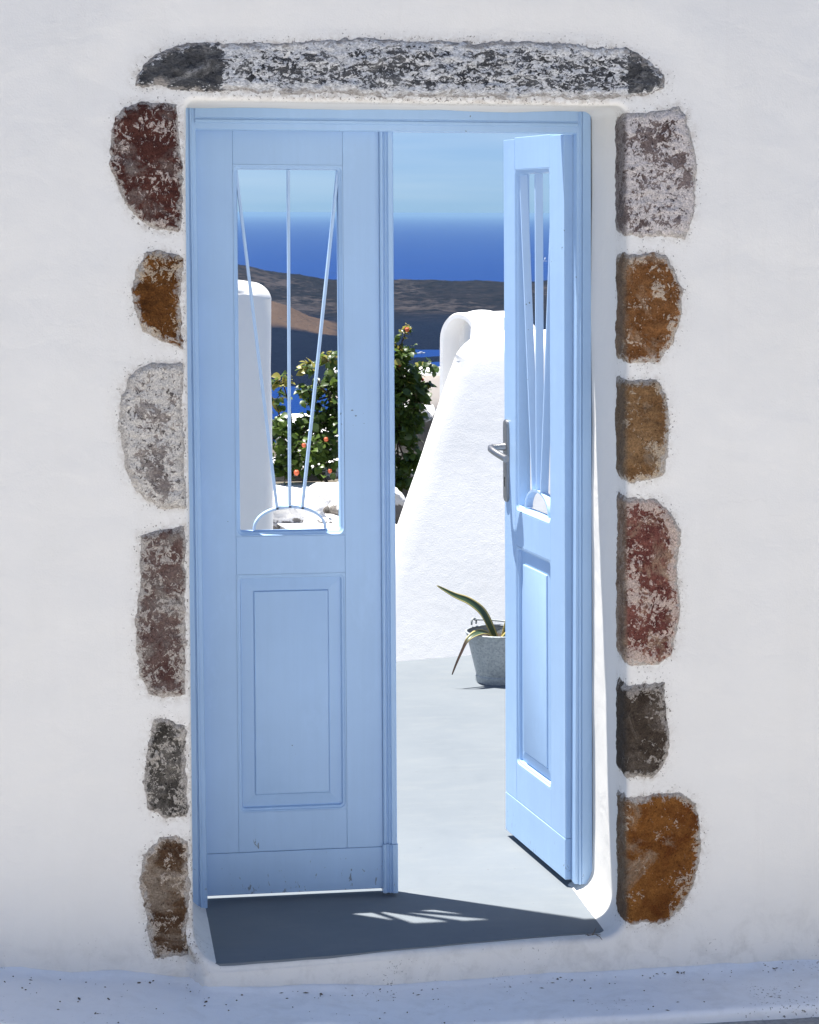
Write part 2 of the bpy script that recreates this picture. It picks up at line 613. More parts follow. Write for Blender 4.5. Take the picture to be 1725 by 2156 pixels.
while ss[-1] < 1.0:
    ss.append(ss[-1] + st / 1.6)
    st *= 1.022
ss[-1] = 1.0
for s in ss[1:]:
    def f(i, s=s):
        n = N0[i]
        ax, az = P0[i][0] + n[0] * RHO, P0[i][1] + n[1] * RHO
        x, z = lerp(ax, Q[i][0], s), lerp(az, Q[i][1], s)
        return (x, -wall_disp(x, z) - sill_out(x, z), z)
    add_row(f)
# thickness: over the top and down the back
add_row(lambda i: (Q[i][0], 0.41, Q[i][1]))
for r in range(len(rows) - 1):
    a, b = rows[r], rows[r + 1]
    for i in range(nloop):
        j = (i + 1) % nloop
        Fc.append([a + i, a + j, b + j, b + i])
a, b = rows[-1], rows[0]
for i in range(nloop):
    j = (i + 1) % nloop
    Fc.append([a + i, a + j, b + j, b + i])
WALL = thing('courtyard_wall', 'whitewashed courtyard wall with bare volcanic stones framing the blue doorway', 'wall', (0, 0, 0))
PLASTER_VF = (V, Fc)

# bare stones --------------------------------------------------------------
def poly_sd(x, z, poly):
    d = 1e9
    inside = False
    n = len(poly)
    for i in range(n):
        x1, z1 = poly[i]
        x2, z2 = poly[(i + 1) % n]
        ex, ez = x2 - x1, z2 - z1
        l2 = ex * ex + ez * ez
        t = max(0, min(1, ((x - x1) * ex + (z - z1) * ez) / l2)) if l2 else 0
        dx, dz = x - (x1 + ex * t), z - (z1 + ez * t)
        d = min(d, dx * dx + dz * dz)
        if (z1 > z) != (z2 > z) and x < (x2 - x1) * (z - z1) / (z2 - z1) + x1:
            inside = not inside
    d = sqrt(d)
    return d if inside else -d

def stone(name, poly, mat, side=0, wrap=0.0, seed=0, res=0.0036, proud=0.007, rough=0.006, label=None, plain=None, zmin=-9.0):
    """side -1/+1: stone at the left/right jamb, turned round the corner by wrap"""
    poly = [(x + SHEAR * z, z) for x, z in poly]
    if side:
        c = XL if side < 0 else XR
        q = []
        for x, z in poly:
            u = (x - c) * side
            if u < 0.012:
                u = 0.0065 + 0.002 * nz(Vector((z * 14, seed, 0))) if side < 0 else -wrap * (0.9 + 0.2 * nz(Vector((z * 9, seed, 0))))
            q.append((u, z))
        poly = q
    x0, x1 = min(p[0] for p in poly) - 0.016, max(p[0] for p in poly) + 0.016
    z0, z1 = min(p[1] for p in poly) - 0.016, max(p[1] for p in poly) + 0.016
    if side:
        x0 = max(x0, (-wrap - 0.016) if side > 0 else 0.001)
    z0 = max(z0, zmin)
    nu, nv = int((x1 - x0) / res) + 2, int((z1 - z0) / res) + 2
    V, E, keep, PL, SD = [], [], [], [], []
    arc = RHO * pi / 4
    for j in range(nv):
        for i in range(nu):
            u, z = lerp(x0, x1, i / (nu - 1)), lerp(z0, z1, j / (nv - 1))
            wob = 0.011 * fbm(u * 45, z * 45, seed * 3.7, 4, 0.65) + 0.012 * fbm(u * 9, z * 9, seed * 1.3 + 5, 2)
            d = poly_sd(u, z, poly) + wob
            keep.append(d > -0.016)
            E.append(max(0.0, min(1.0, d / 0.030)))
            PL.append(plain(u, z) if plain else 0.0)
            SD.append(sstep(0.004, -0.004, u) if side > 0 else 0.0)  # mask for the painted shade on the reveal face
            h = proud * sstep(-0.004, 0.016, d) - 0.016 * sstep(0.003, -0.012, d)
            rel = sstep(0.0, 0.02, d)
            h += rel * rough * (1.1 * fbm(u * 22, z * 22, seed + 0.5, 4, 0.6) + 0.9 * fbm(u * 6, z * 6, seed + 9, 2))
            rid = 1 - abs(fbm(u * 34, z * 34, seed + 4.4, 3))
            h += rel * rough * 0.7 * (rid - 0.8)
            vd = noise.voronoi(Vector((u * 30 + 3 * nz(Vector((u * 20, z * 20, seed))), z * 30, seed)))[0]
            h += rel * rough * 0.9 * (min(0.6, vd[1] - vd[0]) - 0.25)
            if side:
                c = XL if side < 0 else XR
                if u >= arc:
                    bx, by, n = RHO + u - arc, 0.0, (0.0, -1.0)
                elif u <= -arc:
                    bx, by, n = 0.0, RHO - (u + arc), (-1.0, 0.0)
                else:
                    ph = (u + arc) / (2 * arc) * pi / 2
                    bx, by, n = RHO - RHO * cos(ph), RHO - RHO * sin(ph), (-cos(ph), -sin(ph))
                X = c + side * bx
                wd = wall_disp(X, z)
                V.append((X + side * n[0] * (h + wd * (-n[0]) * 0.3), by + n[1] * (h + wd * (-n[1])), z))
            else:
                V.append((u, -wall_disp(u, z) - h, z))
    Fc = []
    for j in range(nv - 1):
        for i in range(nu - 1):
            q = [j * nu + i, j * nu + i + 1, (j + 1) * nu + i + 1, (j + 1) * nu + i]
            if any(keep[k] for k in q):
                Fc.append(q)
    used = sorted({k for q in Fc for k in q})
    mp = {k: n for n, k in enumerate(used)}
    V = [V[k] for k in used]
    E = [E[k] for k in used]
    PL = [PL[k] for k in used]
    SD = [SD[k] for k in used]
    Fc = [[mp[k] for k in q] for q in Fc]
    # close the back so that the stone is a body seated in the wall
    cnt = {}
    for q in Fc:
        for a in range(4):
            e = (q[a], q[(a + 1) % 4])
            cnt[frozenset(e)] = cnt.get(frozenset(e), 0) + 1
    back = {}
    def bk(k):
        if k not in back:
            x, y, z = V[k]
            back[k] = len(V)
            V.append((x + side * 0.03, y + 0.07, z))
            E.append(0.0)
            PL.append(0.0)
            SD.append(0.0)
        return back[k]
    for q in list(Fc):
        for a in range(4):
            e = (q[a], q[(a + 1) % 4])
            if cnt[frozenset(e)] == 1:
                Fc.append([e[1], e[0], bk(e[0]), bk(e[1])])
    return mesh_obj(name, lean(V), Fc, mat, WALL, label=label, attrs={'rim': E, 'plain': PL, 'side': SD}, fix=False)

WASH = (0.66, 0.63, 0.60)
ST = {
 'L1': ([(-0.653,1.936),(-0.613,1.944),(-0.566,1.943),(-0.534,1.94),(-0.524,1.855),(-0.523,1.749),(-0.525,1.653),(-0.566,1.653),(-0.603,1.663),(-0.635,1.69),(-0.653,1.722),(-0.673,1.79),(-0.679,1.854),(-0.673,1.907)], -1,
        dict(dark=(0.055,0.018,0.014), mid=(0.095,0.035,0.026), fleck=(0.50,0.42,0.37), flecks=0.36, clump=0.45, rimf=0.06, grey=(0.20,0.165,0.145), patch=0.45), 'dark maroon stone with pale lime flecks'),
 'L2': ([(-0.603,1.608),(-0.571,1.612),(-0.539,1.605),(-0.522,1.594),(-0.52,1.493),(-0.52,1.391),(-0.566,1.41),(-0.608,1.434),(-0.627,1.472),(-0.632,1.525),(-0.626,1.568)], -1,
        dict(dark=(0.085,0.030,0.006), mid=(0.160,0.064,0.016), fleck=(0.48,0.38,0.27), flecks=0.10, grey=(0.26,0.20,0.13), patch=0.12), 'rusty orange-brown stone'),
 'L3': ([(-0.614,1.354),(-0.571,1.363),(-0.524,1.359),(-0.518,1.214),(-0.518,1.031),(-0.566,1.034),(-0.604,1.049),(-0.635,1.087),(-0.651,1.13),(-0.656,1.173),(-0.667,1.227),(-0.661,1.291),(-0.643,1.333)], -1,
        dict(dark=(0.16,0.13,0.12), mid=(0.34,0.30,0.27), fleck=(0.64,0.60,0.55), flecks=0.80, grey=(0.46,0.41,0.36), patch=0.45, pits=0.75), 'large pale grey pitted stone'),
 'L4': ([(-0.617,0.974),(-0.582,0.981),(-0.54,0.988),(-0.516,0.993),(-0.515,0.783),(-0.514,0.604),(-0.545,0.599),(-0.567,0.594),(-0.604,0.612),(-0.623,0.656),(-0.625,0.71),(-0.628,0.785),(-0.618,0.861),(-0.62,0.925)], -1,
        dict(dark=(0.085,0.040,0.034), mid=(0.16,0.11,0.095), fleck=(0.46,0.41,0.36), flecks=0.46, clump=0.30, rimf=0.05, grey=(0.24,0.215,0.19), patch=0.60), 'tall grey and maroon stone'),
 'L5': ([(-0.588,0.555),(-0.561,0.556),(-0.534,0.544),(-0.512,0.538),(-0.51,0.326),(-0.561,0.322),(-0.599,0.345),(-0.607,0.417),(-0.604,0.492)], -1,
        dict(dark=(0.045,0.040,0.033), mid=(0.13,0.115,0.10), fleck=(0.44,0.40,0.35), flecks=0.48, clump=0.30, rimf=0.04, grey=(0.20,0.18,0.155), patch=0.5, pits=0.7), 'dark grey stone with light flecks'),
 'L6': ([(-0.572,0.279),(-0.535,0.283),(-0.504,0.271),(-0.501,0.15),(-0.497,0.007),(-0.54,0.007),(-0.583,0.003),(-0.599,0.045),(-0.61,0.133),(-0.618,0.188),(-0.612,0.243)], -1,
        dict(dark=(0.060,0.030,0.015), mid=(0.12,0.068,0.036), fleck=(0.50,0.42,0.34), flecks=0.22, grey=(0.34,0.275,0.21), patch=0.50), 'brown stone with tan crust at the foot of the jamb'),
 'R1': ([(0.502,1.934),(0.523,1.931),(0.591,1.945),(0.625,1.956),(0.644,1.932),(0.66,1.866),(0.664,1.778),(0.662,1.712),(0.651,1.667),(0.639,1.643),(0.594,1.645),(0.505,1.654)], 1,
        dict(dark=(0.11,0.075,0.068), mid=(0.24,0.19,0.175), fleck=(0.64,0.58,0.55), flecks=0.74, grey=(0.25,0.205,0.19), patch=0.35, pits=0.6), 'pinkish grey stone near the lintel'),
 'R2': ([(0.505,1.606),(0.56,1.612),(0.594,1.606),(0.617,1.562),(0.637,1.523),(0.632,1.468),(0.613,1.401),(0.579,1.352),(0.54,1.35),(0.508,1.361)], 1,
        dict(dark=(0.125,0.046,0.012), mid=(0.255,0.115,0.042), fleck=(0.52,0.42,0.32), flecks=0.26, grey=(0.36,0.28,0.20), patch=0.28), 'rounded orange-brown stone'),
 'R3': ([(0.508,1.313),(0.574,1.316),(0.595,1.279),(0.609,1.235),(0.604,1.157),(0.593,1.09),(0.565,1.077),(0.525,1.073),(0.51,1.086)], 1,
        dict(dark=(0.14,0.068,0.026), mid=(0.26,0.150,0.070), fleck=(0.46,0.37,0.27), flecks=0.26, grey=(0.30,0.235,0.17), patch=0.30), 'tawny brown stone at handle height'),
 'R4': ([(0.51,1.039),(0.583,1.037),(0.617,1.0),(0.635,0.955),(0.63,0.866),(0.64,0.798),(0.632,0.72),(0.621,0.664),(0.586,0.642),(0.535,0.644),(0.514,0.653)], 1,
        dict(dark=(0.10,0.028,0.022), mid=(0.20,0.075,0.058), fleck=(0.56,0.44,0.37), flecks=0.56, grey=(0.46,0.34,0.23), patch=0.34), 'tall maroon stone with pink and cream flecks'),
 'R5': ([(0.514,0.599),(0.598,0.597),(0.605,0.54),(0.614,0.478),(0.609,0.416),(0.577,0.372),(0.526,0.377),(0.516,0.383)], 1,
        dict(dark=(0.032,0.023,0.017), mid=(0.070,0.052,0.038), fleck=(0.34,0.30,0.26), flecks=0.16, grey=(0.15,0.12,0.095), patch=0.35), 'very dark brown stone'),
 'R6': ([(0.517,0.324),(0.584,0.338),(0.641,0.338),(0.679,0.312),(0.694,0.254),(0.698,0.197),(0.684,0.13),(0.656,0.063),(0.61,0.022),(0.529,0.027),(0.52,0.029)], 1,
        dict(dark=(0.125,0.040,0.008), mid=(0.245,0.100,0.024), fleck=(0.46,0.37,0.28), flecks=0.16, grey=(0.33,0.255,0.18), patch=0.22), 'large rust-orange stone at the foot of the jamb'),
}
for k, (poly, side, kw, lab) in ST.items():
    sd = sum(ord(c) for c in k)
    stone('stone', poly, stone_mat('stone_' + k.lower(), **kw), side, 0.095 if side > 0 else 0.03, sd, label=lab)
LT = [(-0.600,1.972),(-0.628,1.984),(-0.630,2.004),(-0.612,2.036),(-0.565,2.060),(-0.507,2.077),(-0.423,2.077),(-0.186,2.089),(-0.023,2.094),(0.141,2.091),(0.252,2.091),(0.42,2.091),(0.495,2.082),(0.545,2.056),(0.592,2.022),(0.592,1.992),(0.560,1.980),(0.466,1.966),(0.398,1.957),(0.142,1.954),(-0.077,1.956),(-0.294,1.959),(-0.465,1.967),(-0.529,1.977),(-0.581,1.982)]
stone('lintel', [(x, max(z, 1.9645)) for x, z in LT], stone_mat('lintel_rock', dark=(0.035,0.035,0.038), mid=(0.13,0.13,0.132), fleck=(0.70,0.69,0.68), flecks=0.66, clump=0.16, scale=1.25, grey=(0.36,0.35,0.34), patch=0.10, stretch=(0.6, 1, 1), pits=0.5, rimc=(0.33, 0.30, 0.27)), 0, 0, 41, rough=0.008, zmin=1.9555, plain=lambda x, z: max(sstep(-0.40, -0.43, x), sstep(0.515, 0.53, x)), label='long grey and white marbled lintel stone')

# plaster sheet, with rubbed and stained margins round the bare stones
polys = [[(x + SHEAR * z, z) for x, z in p] for p in [q[0] for q in ST.values()] + [LT]]
boxes = [(min(x for x, z in p) - .06, max(x for x, z in p) + .06, min(z for x, z in p) - .06, max(z for x, z in p) + .06) for p in polys]
SM = []
for (x, y, z) in PLASTER_VF[0]:
    d = 1.0
    if y < 0.10:
        for p, b in zip(polys, boxes):
            if b[0] < x < b[1] and b[2] < z < b[3]:
                d = min(d, max(0.0, -poly_sd(x, z, p)))
    SM.append(exp(-(d / 0.010)) if d < 0.2 else 0.0)
mesh_obj('plaster', lean(PLASTER_VF[0]), PLASTER_VF[1], M_PLASTER, WALL, attrs={'smudge': SM})

# ------------------------------------------------------------------ door frame
FY = 0.345
def extrude_profile(prof, p_of):
    """prof: closed list of 2D points, p_of(k, pt) for k=0,1 gives the ends"""
    n = len(prof)
    V = [p_of(0, p) for p in prof] + [p_of(1, p) for p in prof]
    Fc = [[i, (i + 1) % n, n + (i + 1) % n, n + i] for i in range(n)]
    Fc += [list(range(n))[::-1], [n + i for i in range(n)]]
    return V, Fc
# section across: a = 0 at the outer edge .. 1 at the opening; b depth forward
sec = [(0, 0.035), (0, -0.002), (0.04, -0.006), (0.60, -0.006), (0.63, -0.003), (0.66, -0.003), (0.69, -0.008), (0.76, -0.008), (0.80, -0.002), (0.96, -0.001), (1.0, 0.003), (1.0, 0.035)]
def jamb(xo_b, xi_b, xo_t, xi_t, z0, z1):
    def p(k, q):
        xo, xi = (xo_b, xi_b) if k == 0 else (xo_t, xi_t)
        return (lerp(xo, xi, q[0]), FY + q[1], z0 if k == 0 else z1)
    return extrude_profile(sec, p)
v, f = jamb(-0.503, -0.4455, -0.503, -0.456, -0.012, 1.972)
mesh_obj('door_jamb', lean(v), f, M_BLUE, WALL, sharp=25)
v, f = jamb(0.5195, 0.4735, 0.5185, 0.483, 0.018, 1.972)
mesh_obj('door_jamb', lean(v), f, M_BLUE, WALL, sharp=25)
def p(k, q):
    return (-0.4575 if k == 0 else 0.4845, FY + 0.001 + q[1], lerp(1.9745, 1.898, q[0]))
v, f = extrude_profile(sec, p)
mesh_obj('door_head', lean(v), f, M_BLUE, WALL, sharp=25)

# ------------------------------------------------------------------ door leaves
def leaf_builder(label, loc, T, astragal, ztop):
    root = thing('door_leaf', label, 'door', loc, 'pair of pale blue door leaves')
    def add(name, vf, mat, parent=root, sharp=18, lab=None):
        return mesh_obj(name, lean([T(*q) for q in vf[0]]), vf[1], mat, parent, sharp=sharp, label=lab)
    TH = 0.040
    W0, W1, Z0w, Z1w = 0.104, 0.373, 0.906, 1.816
    P0_, P1_, Z0p, Z1p = 0.104, 0.373, 0.222, 0.812
    g = 0.0003
    add('stile', bevel_box(0, W0 - g, 0, TH, 0.1235, ztop, 0.0008), M_BLUE)
    add('stile', bevel_box(W1 + g, 0.463, 0, TH, 0.1235, ztop, 0.0008), M_BLUE)
    add('top_rail', bevel_box(W0, W1, 0.0003, TH, Z1w, ztop + (0.004 if not astragal else 0), 0.0012), M_BLUE)
    add('lock_rail', bevel_box(W0, W1, 0.0003, TH, Z1p, Z0w, 0.0012), M_BLUE)
    add('bottom_rail', bevel_box(W0, W1, 0.0003, TH, 0.1235, Z0p, 0.0012), M_BLUE)
    add('kick_board', bevel_box(0, 0.463, -0.0008, TH, 0.018, 0.1225, 0.0015), M_BLUE)
    def rr_loops(loops, x0, x1, z0, z1, fill):
        V, Fc = [], []
        nn = 8
        for ins, dep, r in loops:
            a0, a1, b0, b1 = x0 + ins, x1 - ins, z0 + ins, z1 - ins
            for (cx, cz, st) in ((a1 - r, b1 - r, 0), (a0 + r, b1 - r, pi / 2), (a0 + r, b0 + r, pi), (a1 - r, b0 + r, 1.5 * pi)):
                for k in range(nn):
                    a = st + (pi / 2) * k / (nn - 1)
                    V.append((cx + r * cos(a), dep, cz + r * sin(a)))
        m = 4 * nn
        for i in range(len(loops) - 1):
            for k in range(m):
                Fc.append([i * m + k, i * m + (k + 1) % m, (i + 1) * m + (k + 1) % m, (i + 1) * m + k])
        if fill:
            Fc.append([(len(loops) - 1) * m + k for k in range(m)])
        return V, Fc
    bead = [(0.0002, 0.0004, 0.0002), (0.0012, 0.0002, 0.014), (0.0030, 0.0010, 0.014), (0.0045, 0.0035, 0.013), (0.0065, 0.0050, 0.012), (0.0095, 0.0070, 0.010), (0.0115, 0.0120, 0.008), (0.0120, 0.0280, 0.006), (0.0095, 0.034, 0.008), (0.0060, 0.0394, 0.010), (0.0002, 0.0396, 0.0002)]
    add('window_moulding', rr_loops(bead, W0, W1, Z0w, Z1w, False), M_BLUE, sharp=22)
    pan = [(0.0002, 0.0004, 0.0002), (0.0012, 0.0002, 0.014), (0.0030, 0.0008, 0.014), (0.0042, 0.0034, 0.013), (0.0058, 0.0044, 0.012), (0.0085, 0.0050, 0.010), (0.0105, 0.0105, 0.003), (0.0110, 0.0130, 0.0012), (0.0410, 0.0075, 0.0010), (0.0416, 0.0092, 0.0010), (0.0428, 0.0095, 0.0010), (0.0440, 0.0048, 0.0015), (0.0460, 0.0040, 0.0020)]
    add('panel', rr_loops(pan, P0_, P1_, Z0p, Z1p, True), M_BLUE, sharp=20)
    add('panel_back', bevel_box(P0_, P1_, 0.022, 0.034, Z0p, Z1p, 0), M_BLUE)
    # sun-ray grille of flat iron bars
    cxm = 0.2385
    def strip(path, w, d0=0.010, d1=0.031):
        V, Fc = [], []
        pts = [Vector((a, b)) for a, b in path]
        for i, q in enumerate(pts):
            t = (pts[min(i + 1, len(pts) - 1)] - pts[max(i - 1, 0)]).normalized()
            n = Vector((-t.y, t.x)) * w / 2
            for s, d in ((1, d0), (1, d1), (-1, d1), (-1, d0)):
                V.append((q.x + n.x * s, d, q.y + n.y * s))
        for i in range(len(pts) - 1):
            for k in range(4):
                Fc.append([i * 4 + k, i * 4 + (k + 1) % 4, i * 4 + 4 + (k + 1) % 4, i * 4 + 4 + k])
        Fc += [[0, 1, 2, 3], [len(V) - 4 + k for k in (3, 2, 1, 0)]]
        return V, Fc
    add('grille_bar', strip([(0.1135, 1.803), (0.2075, 0.970)], 0.0062), M_BAR, sharp=30)
    add('grille_bar', strip([(0.2415, 1.803), (0.2385, 0.974)], 0.0062), M_BAR, sharp=30)
    add('grille_bar', strip([(0.3635, 1.803), (0.2695, 0.970)], 0.0062), M_BAR, sharp=30)
    arc = []
    for k in range(25):
        a = pi - pi * k / 24
        arc.append((cxm + 0.088 * cos(a), 0.9195 + 0.0555 * sin(a) ** 0.9))
    add('grille_arch', strip(arc, 0.0055), M_BAR, sharp=30)
    if astragal:
        # moulded cover strip along the meeting edge
        sec2 = [(0.4635, 0.004), (0.4635, -0.010), (0.467, -0.013), (0.4695, -0.013), (0.4715, -0.008), (0.474, -0.008), (0.4755, -0.013), (0.4780, -0.015), (0.4800, -0.011), (0.4815, -0.011), (0.4835, -0.016), (0.4940, -0.016), (0.4965, -0.012), (0.4965, 0.030), (0.4635, 0.030)]
        add('cover_strip', extrude_profile(sec2, lambda k, q: (q[0], q[1], 0.1335 if k == 0 else 1.905)), M_BLUE, sharp=25)
        sec3 = [(u + (-0.002 if u < 0.47 else 0.0018), d - 0.0022 if d < 0.02 else d) for u, d in sec2]
        add('cover_strip_foot', extrude_profile(sec3, lambda k, q: (q[0], q[1], 0.010 if k == 0 else 0.132)), M_BLUE, sharp=25)
    return root, add

YL = 0.380
leafL, _ = leaf_builder('closed left door leaf, pale blue, with a sun-ray grille in its open window', (-0.47, YL, 0.018), lambda u, d, z: (-0.4695 + u, YL + d, z), True, 1.912)

hinge = Vector((0.4585, 0.379))
du = Vector((-0.059, 0.454)).normalized()
dn = Vector((du.y, -du.x))          # from the outer face into the leaf
def TR(u, d, z):
    q = hinge + du * u + dn * d
    return (q.x, q.y, z)
leafR, addR = leaf_builder('open right door leaf, pale blue, swung into the courtyard and carrying a steel handle', (hinge.x, hinge.y, 0.018), TR, False, 1.8965)
# long plate, lever and keyhole
def plate(d0, d1):
    V, Fc = [], []
    zc0, zc1, uc, r = 0.937, 1.128, 0.4405, 0.0165
    prof = []
    for k in range(17):
        a = pi * k / 16
        prof.append((uc + r * cos(a), zc1 + r * sin(a)))
    for k in range(17):
        a = pi + pi * k / 16
        prof.append((uc + r * cos(a), zc0 + r * sin(a)))
    n = len(prof)
    cz = (zc0 + zc1) / 2
    for ins, d in ((1.0, d0), (1.0, lerp(d0, d1, 0.6)), (0.86, lerp(d0, d1, 0.93)), (0.66, d1)):
        for u, z in prof:
            cc = min(max(z, zc0), zc1)
            V.append((uc + (u - uc) * ins, d, cc + (z - cc) * ins))
    for i in range(3):
        for k in range(n):
            Fc.append([i * n + k, i * n + (k + 1) % n, (i + 1) * n + (k + 1) % n, (i + 1) * n + k])
    Fc.append([3 * n + k for k in range(n)])
    return V, Fc
pl = addR('handle_plate', plate(-0.0002, -0.008), M_STEEL)
def lever(sg, b):
    ctl = [(0.4405, b, 1.070), (0.4405, b + sg * 0.022, 1.070), (0.4405, b + sg * 0.033, 1.070), (0.436, b + sg * 0.041, 1.069), (0.425, b + sg * 0.044, 1.067), (0.405, b + sg * 0.042, 1.062), (0.385, b + sg * 0.036, 1.056), (0.365, b + sg * 0.030, 1.051), (0.348, b + sg * 0.027, 1.048)]
    rad = [0.011, 0.0085, 0.0082, 0.0085, 0.0090, 0.0092, 0.0094, 0.0096, 0.0096]
    return tube(ctl, rad, 14)
addR('lever', lever(-1, -0.008), M_STEEL, pl, 50)
addR('keyhole', tube([(0.4405, -0.0075, 0.985), (0.4405, -0.0086, 0.985)], 0.0042, 12), M_BLACK, pl)
addR('keyhole', bevel_box(0.4385, 0.4425, -0.0087, -0.0075, 0.962, 0.983, 0), M_BLACK, pl)
pb = addR('handle_plate', plate(0.0402, 0.048), M_STEEL)
addR('lever', lever(1, 0.048), M_STEEL, pb, 50)

# ------------------------------------------------------------------ floors, step, alley
front = []
NF = 60
for k in range(NF + 1):
    t = k / NF
    x = lerp(-0.475, 0.488, t)
    y = lerp(-0.052, 0.038, sstep(-0.05, 1.05, t)) + 0.006 * fbm(x * 6, 0.3, 1.1, 3)
    # rounded, sloppy ends
    y += 0.05 * max(0, (0.03 - t) / 0.03) ** 2 + 0.04 * max(0, (t - 0.97) / 0.03) ** 2
    front.append((x, y))
V, Fc = [], []
rowsY = [0.0, 0.04, 0.10, 0.2, 0.35, 0.5, 0.7, 1.0]
for r in rowsY:
    for k, (x, y) in enumerate(front):
        t = k / NF
        edge = 0.0
        xx = x
        if r > 0:
            xx = lerp(x, lerp(-0.53, 0.55, t), sstep(0.0, 0.3, r))
        V.append((xx - 0.0, lerp(y, 0.60, r), 0.0))
n1 = NF + 1
for j in range(len(rowsY) - 1):
    for k in range(NF):
        Fc.append([j * n1 + k, j * n1 + k + 1, (j + 1) * n1 + k + 1, (j + 1) * n1 + k])
for k, (x, y) in enumerate(front):
    V.append((x, y + 0.001, -0.014))
for k in range(NF):
    Fc.append([k + 1, k, len(V) - n1 + k, len(V) - n1 + k + 1])
b0 = len(V)
# the court beyond, joined on at y = 0.6
last = (len(rowsY) - 1) * n1
V += [(-3.4, 0.60, 0), (3.4, 0.60, 0), (3.4, 5.2, 0), (-3.4, 5.2, 0)]
Fc.append([b0, last] + [b0 + 3])
Fc.append([last + k for k in range(n1)] + [b0 + 1, b0 + 2, b0 + 3][0:3])
mesh_obj('courtyard_floor', V, Fc, M_FLOOR, None, smooth=False, kind='structure', fix=False)

def fillet(side, xo, x0, x1, y0, y1, seed):
    def f(u, w):
        y = lerp(y0, y1, w)
        foot = lerp(x0, x1, w) + 0.016 * fbm(y * 9, seed, 0, 3) + 0.006 * fbm(y * 50, seed, 2, 2)
        end = sstep(1.0, 0.86, w)
        foot = lerp(xo, foot, 0.25 + 0.75 * end)
        rise = (0.050 + 0.012 * fbm(y * 12, seed, 4, 3)) * (0.25 + 0.75 * end)
        a = u * pi / 2
        return (foot + (xo - foot) * sin(a), y, 0.0015 + rise * (1 - cos(a)) - 0.004 * (1 - u))
    return grid(14, 60, f)
v, f = fillet(-1, -0.512, -0.447, -0.452, 0.40, -0.035, 2.0)
mesh_obj('plaster_fillet', lean(v), f, M_PLASTER, WALL)
v, f = fillet(1, 0.527, 0.452, 0.480, 0.40, 0.05, 5.0)
mesh_obj('plaster_fillet', lean(v), f, M_PLASTER, WALL)

def tread_z(x):
    pts = [(-2.6, 0.06), (-0.95, -0.005), (-0.72, -0.032), (-0.45, -0.062), (-0.29, -0.072), (0.0, -0.092), (0.5, -0.094), (1.0, -0.088), (2.6, -0.085)]
    for (a, za), (b, zb) in zip(pts, pts[1:]):
        if a <= x <= b:
            return lerp(za, zb, sstep(0, 1, (x - a) / (b - a)))
    return pts[0][1] if x < 0 else pts[-1][1]
EDGE_Y = -0.232
def stepf(u, w):
    x = lerp(-2.6, 2.6, u)
    # w: 0 at the wall .. 1 at the foot of the step's front
    ey = EDGE_Y + 0.006 * fbm(x * 3, 2.2, 0, 3) + (0.0 if x > -0.2 else -0.10 * sstep(-0.2, -0.8, x))
    z = tread_z(x)
    if w < 0.86:
        t = w / 0.86
        y = lerp(0.03, ey, t)
        so_ = sill_out(x, -0.03)
        fil = 0.014 * exp(-max(0.0, (-0.004 - so_ - y)) / 0.016)
        zz = z + fil + 0.006 * y + 0.005 * fbm(x * 5, y * 9, 4, 4) + 0.003 * fbm(x * 22, y * 22, 9, 3)
    else:
        t = (w - 0.86) / 0.14
        a = t * pi / 2
        y = ey - 0.016 * sin(a)
        zz = z - 0.0015 - (0.016 * (1 - cos(a)) if t < 1 else 0.0) + 0.005 * fbm(x * 5, ey * 9, 4, 4)
        if t >= 0.999:
            zz = -0.25
    return (x, y, zz)
v, f = grid(420, 50, stepf)
mesh_obj('step', v, f, M_STEP, None, kind='structure')

def pavef(u, w):
    x = lerp(-9, 9, u)
    y = lerp(-0.15, -14, w ** 1.6)
    return (x, y, -0.126 + 0.002 * fbm(x * 4, y * 4, 1, 3) - 0.002)
gv, gf = grid(200, 12, lambda u, w: (lerp(-4, 4, u), lerp(-0.16, -0.46, w), -0.121 + 0.002 * fbm(u * 60, w * 3, 1, 3)))
mesh_obj('gutter', gv, gf, M_GUTTER, None, kind='structure')
# unseen white wall, added behind the camera to bounce light onto the facade
v, f = bevel_box(-10, 10, -8.4, -8.0, -0.2, 3.6, 0.03)
mesh_obj('wall_across_alley', v, f, M_WHITE, None, smooth=False, kind='structure')
v, f = grid(160, 160, pavef)
mesh_obj('alley_paving', v, f, M_PAVE, None, kind='structure')

# loose dirt along the foot of the wall and a dry twig
V, Fc = [], []
for k in range(200):
    x = random.uniform(-1.05, 1.25)
    y = -0.012 - abs(random.gauss(0, 0.022)) if random.random() < 0.5 else random.uniform(-0.25, -0.02)
    y -= sill_out(x, -0.05)
    w = (y - 0.03) / (EDGE_Y - 0.03) * 0.86
    p = stepf((x + 2.6) / 5.2, min(w, 0.85))
    s = random.uniform(0.0008, 0.0028) * (1.6 if random.random() < 0.1 else 1)
    an = random.uniform(0, pi)
    l = s * random.choice((1, 1, 1.3, 1.8, 3.2))
    b = len(V)
    for (a1, a2, a3) in ((1, 0, 0), (0, 1, 0), (-1, 0, 0), (0, -1, 0), (0, 0, 1.0), (0, 0, -0.5)):
        V.append((p[0] + a1 * l * cos(an) - a2 * s * sin(an), p[1] + a1 * l * sin(an) + a2 * s * cos(an), p[2] + 0.0005 + a3 * s * 0.8))
    for q in ((0, 1, 4), (1, 2, 4), (2, 3, 4), (3, 0, 4), (1, 0, 5), (2, 1, 5), (3, 2, 5), (0, 3, 5)):
        Fc.append([b + i for i in q])
mesh_obj('dirt_crumbs', V, Fc, M_DRY, None, smooth=False, kind='stuff')
tw = thing('dry_twig', 'small dark dry twig caught at the right end of the threshold', 'twig', (0.425, 0.012, 0.0))
segs = []
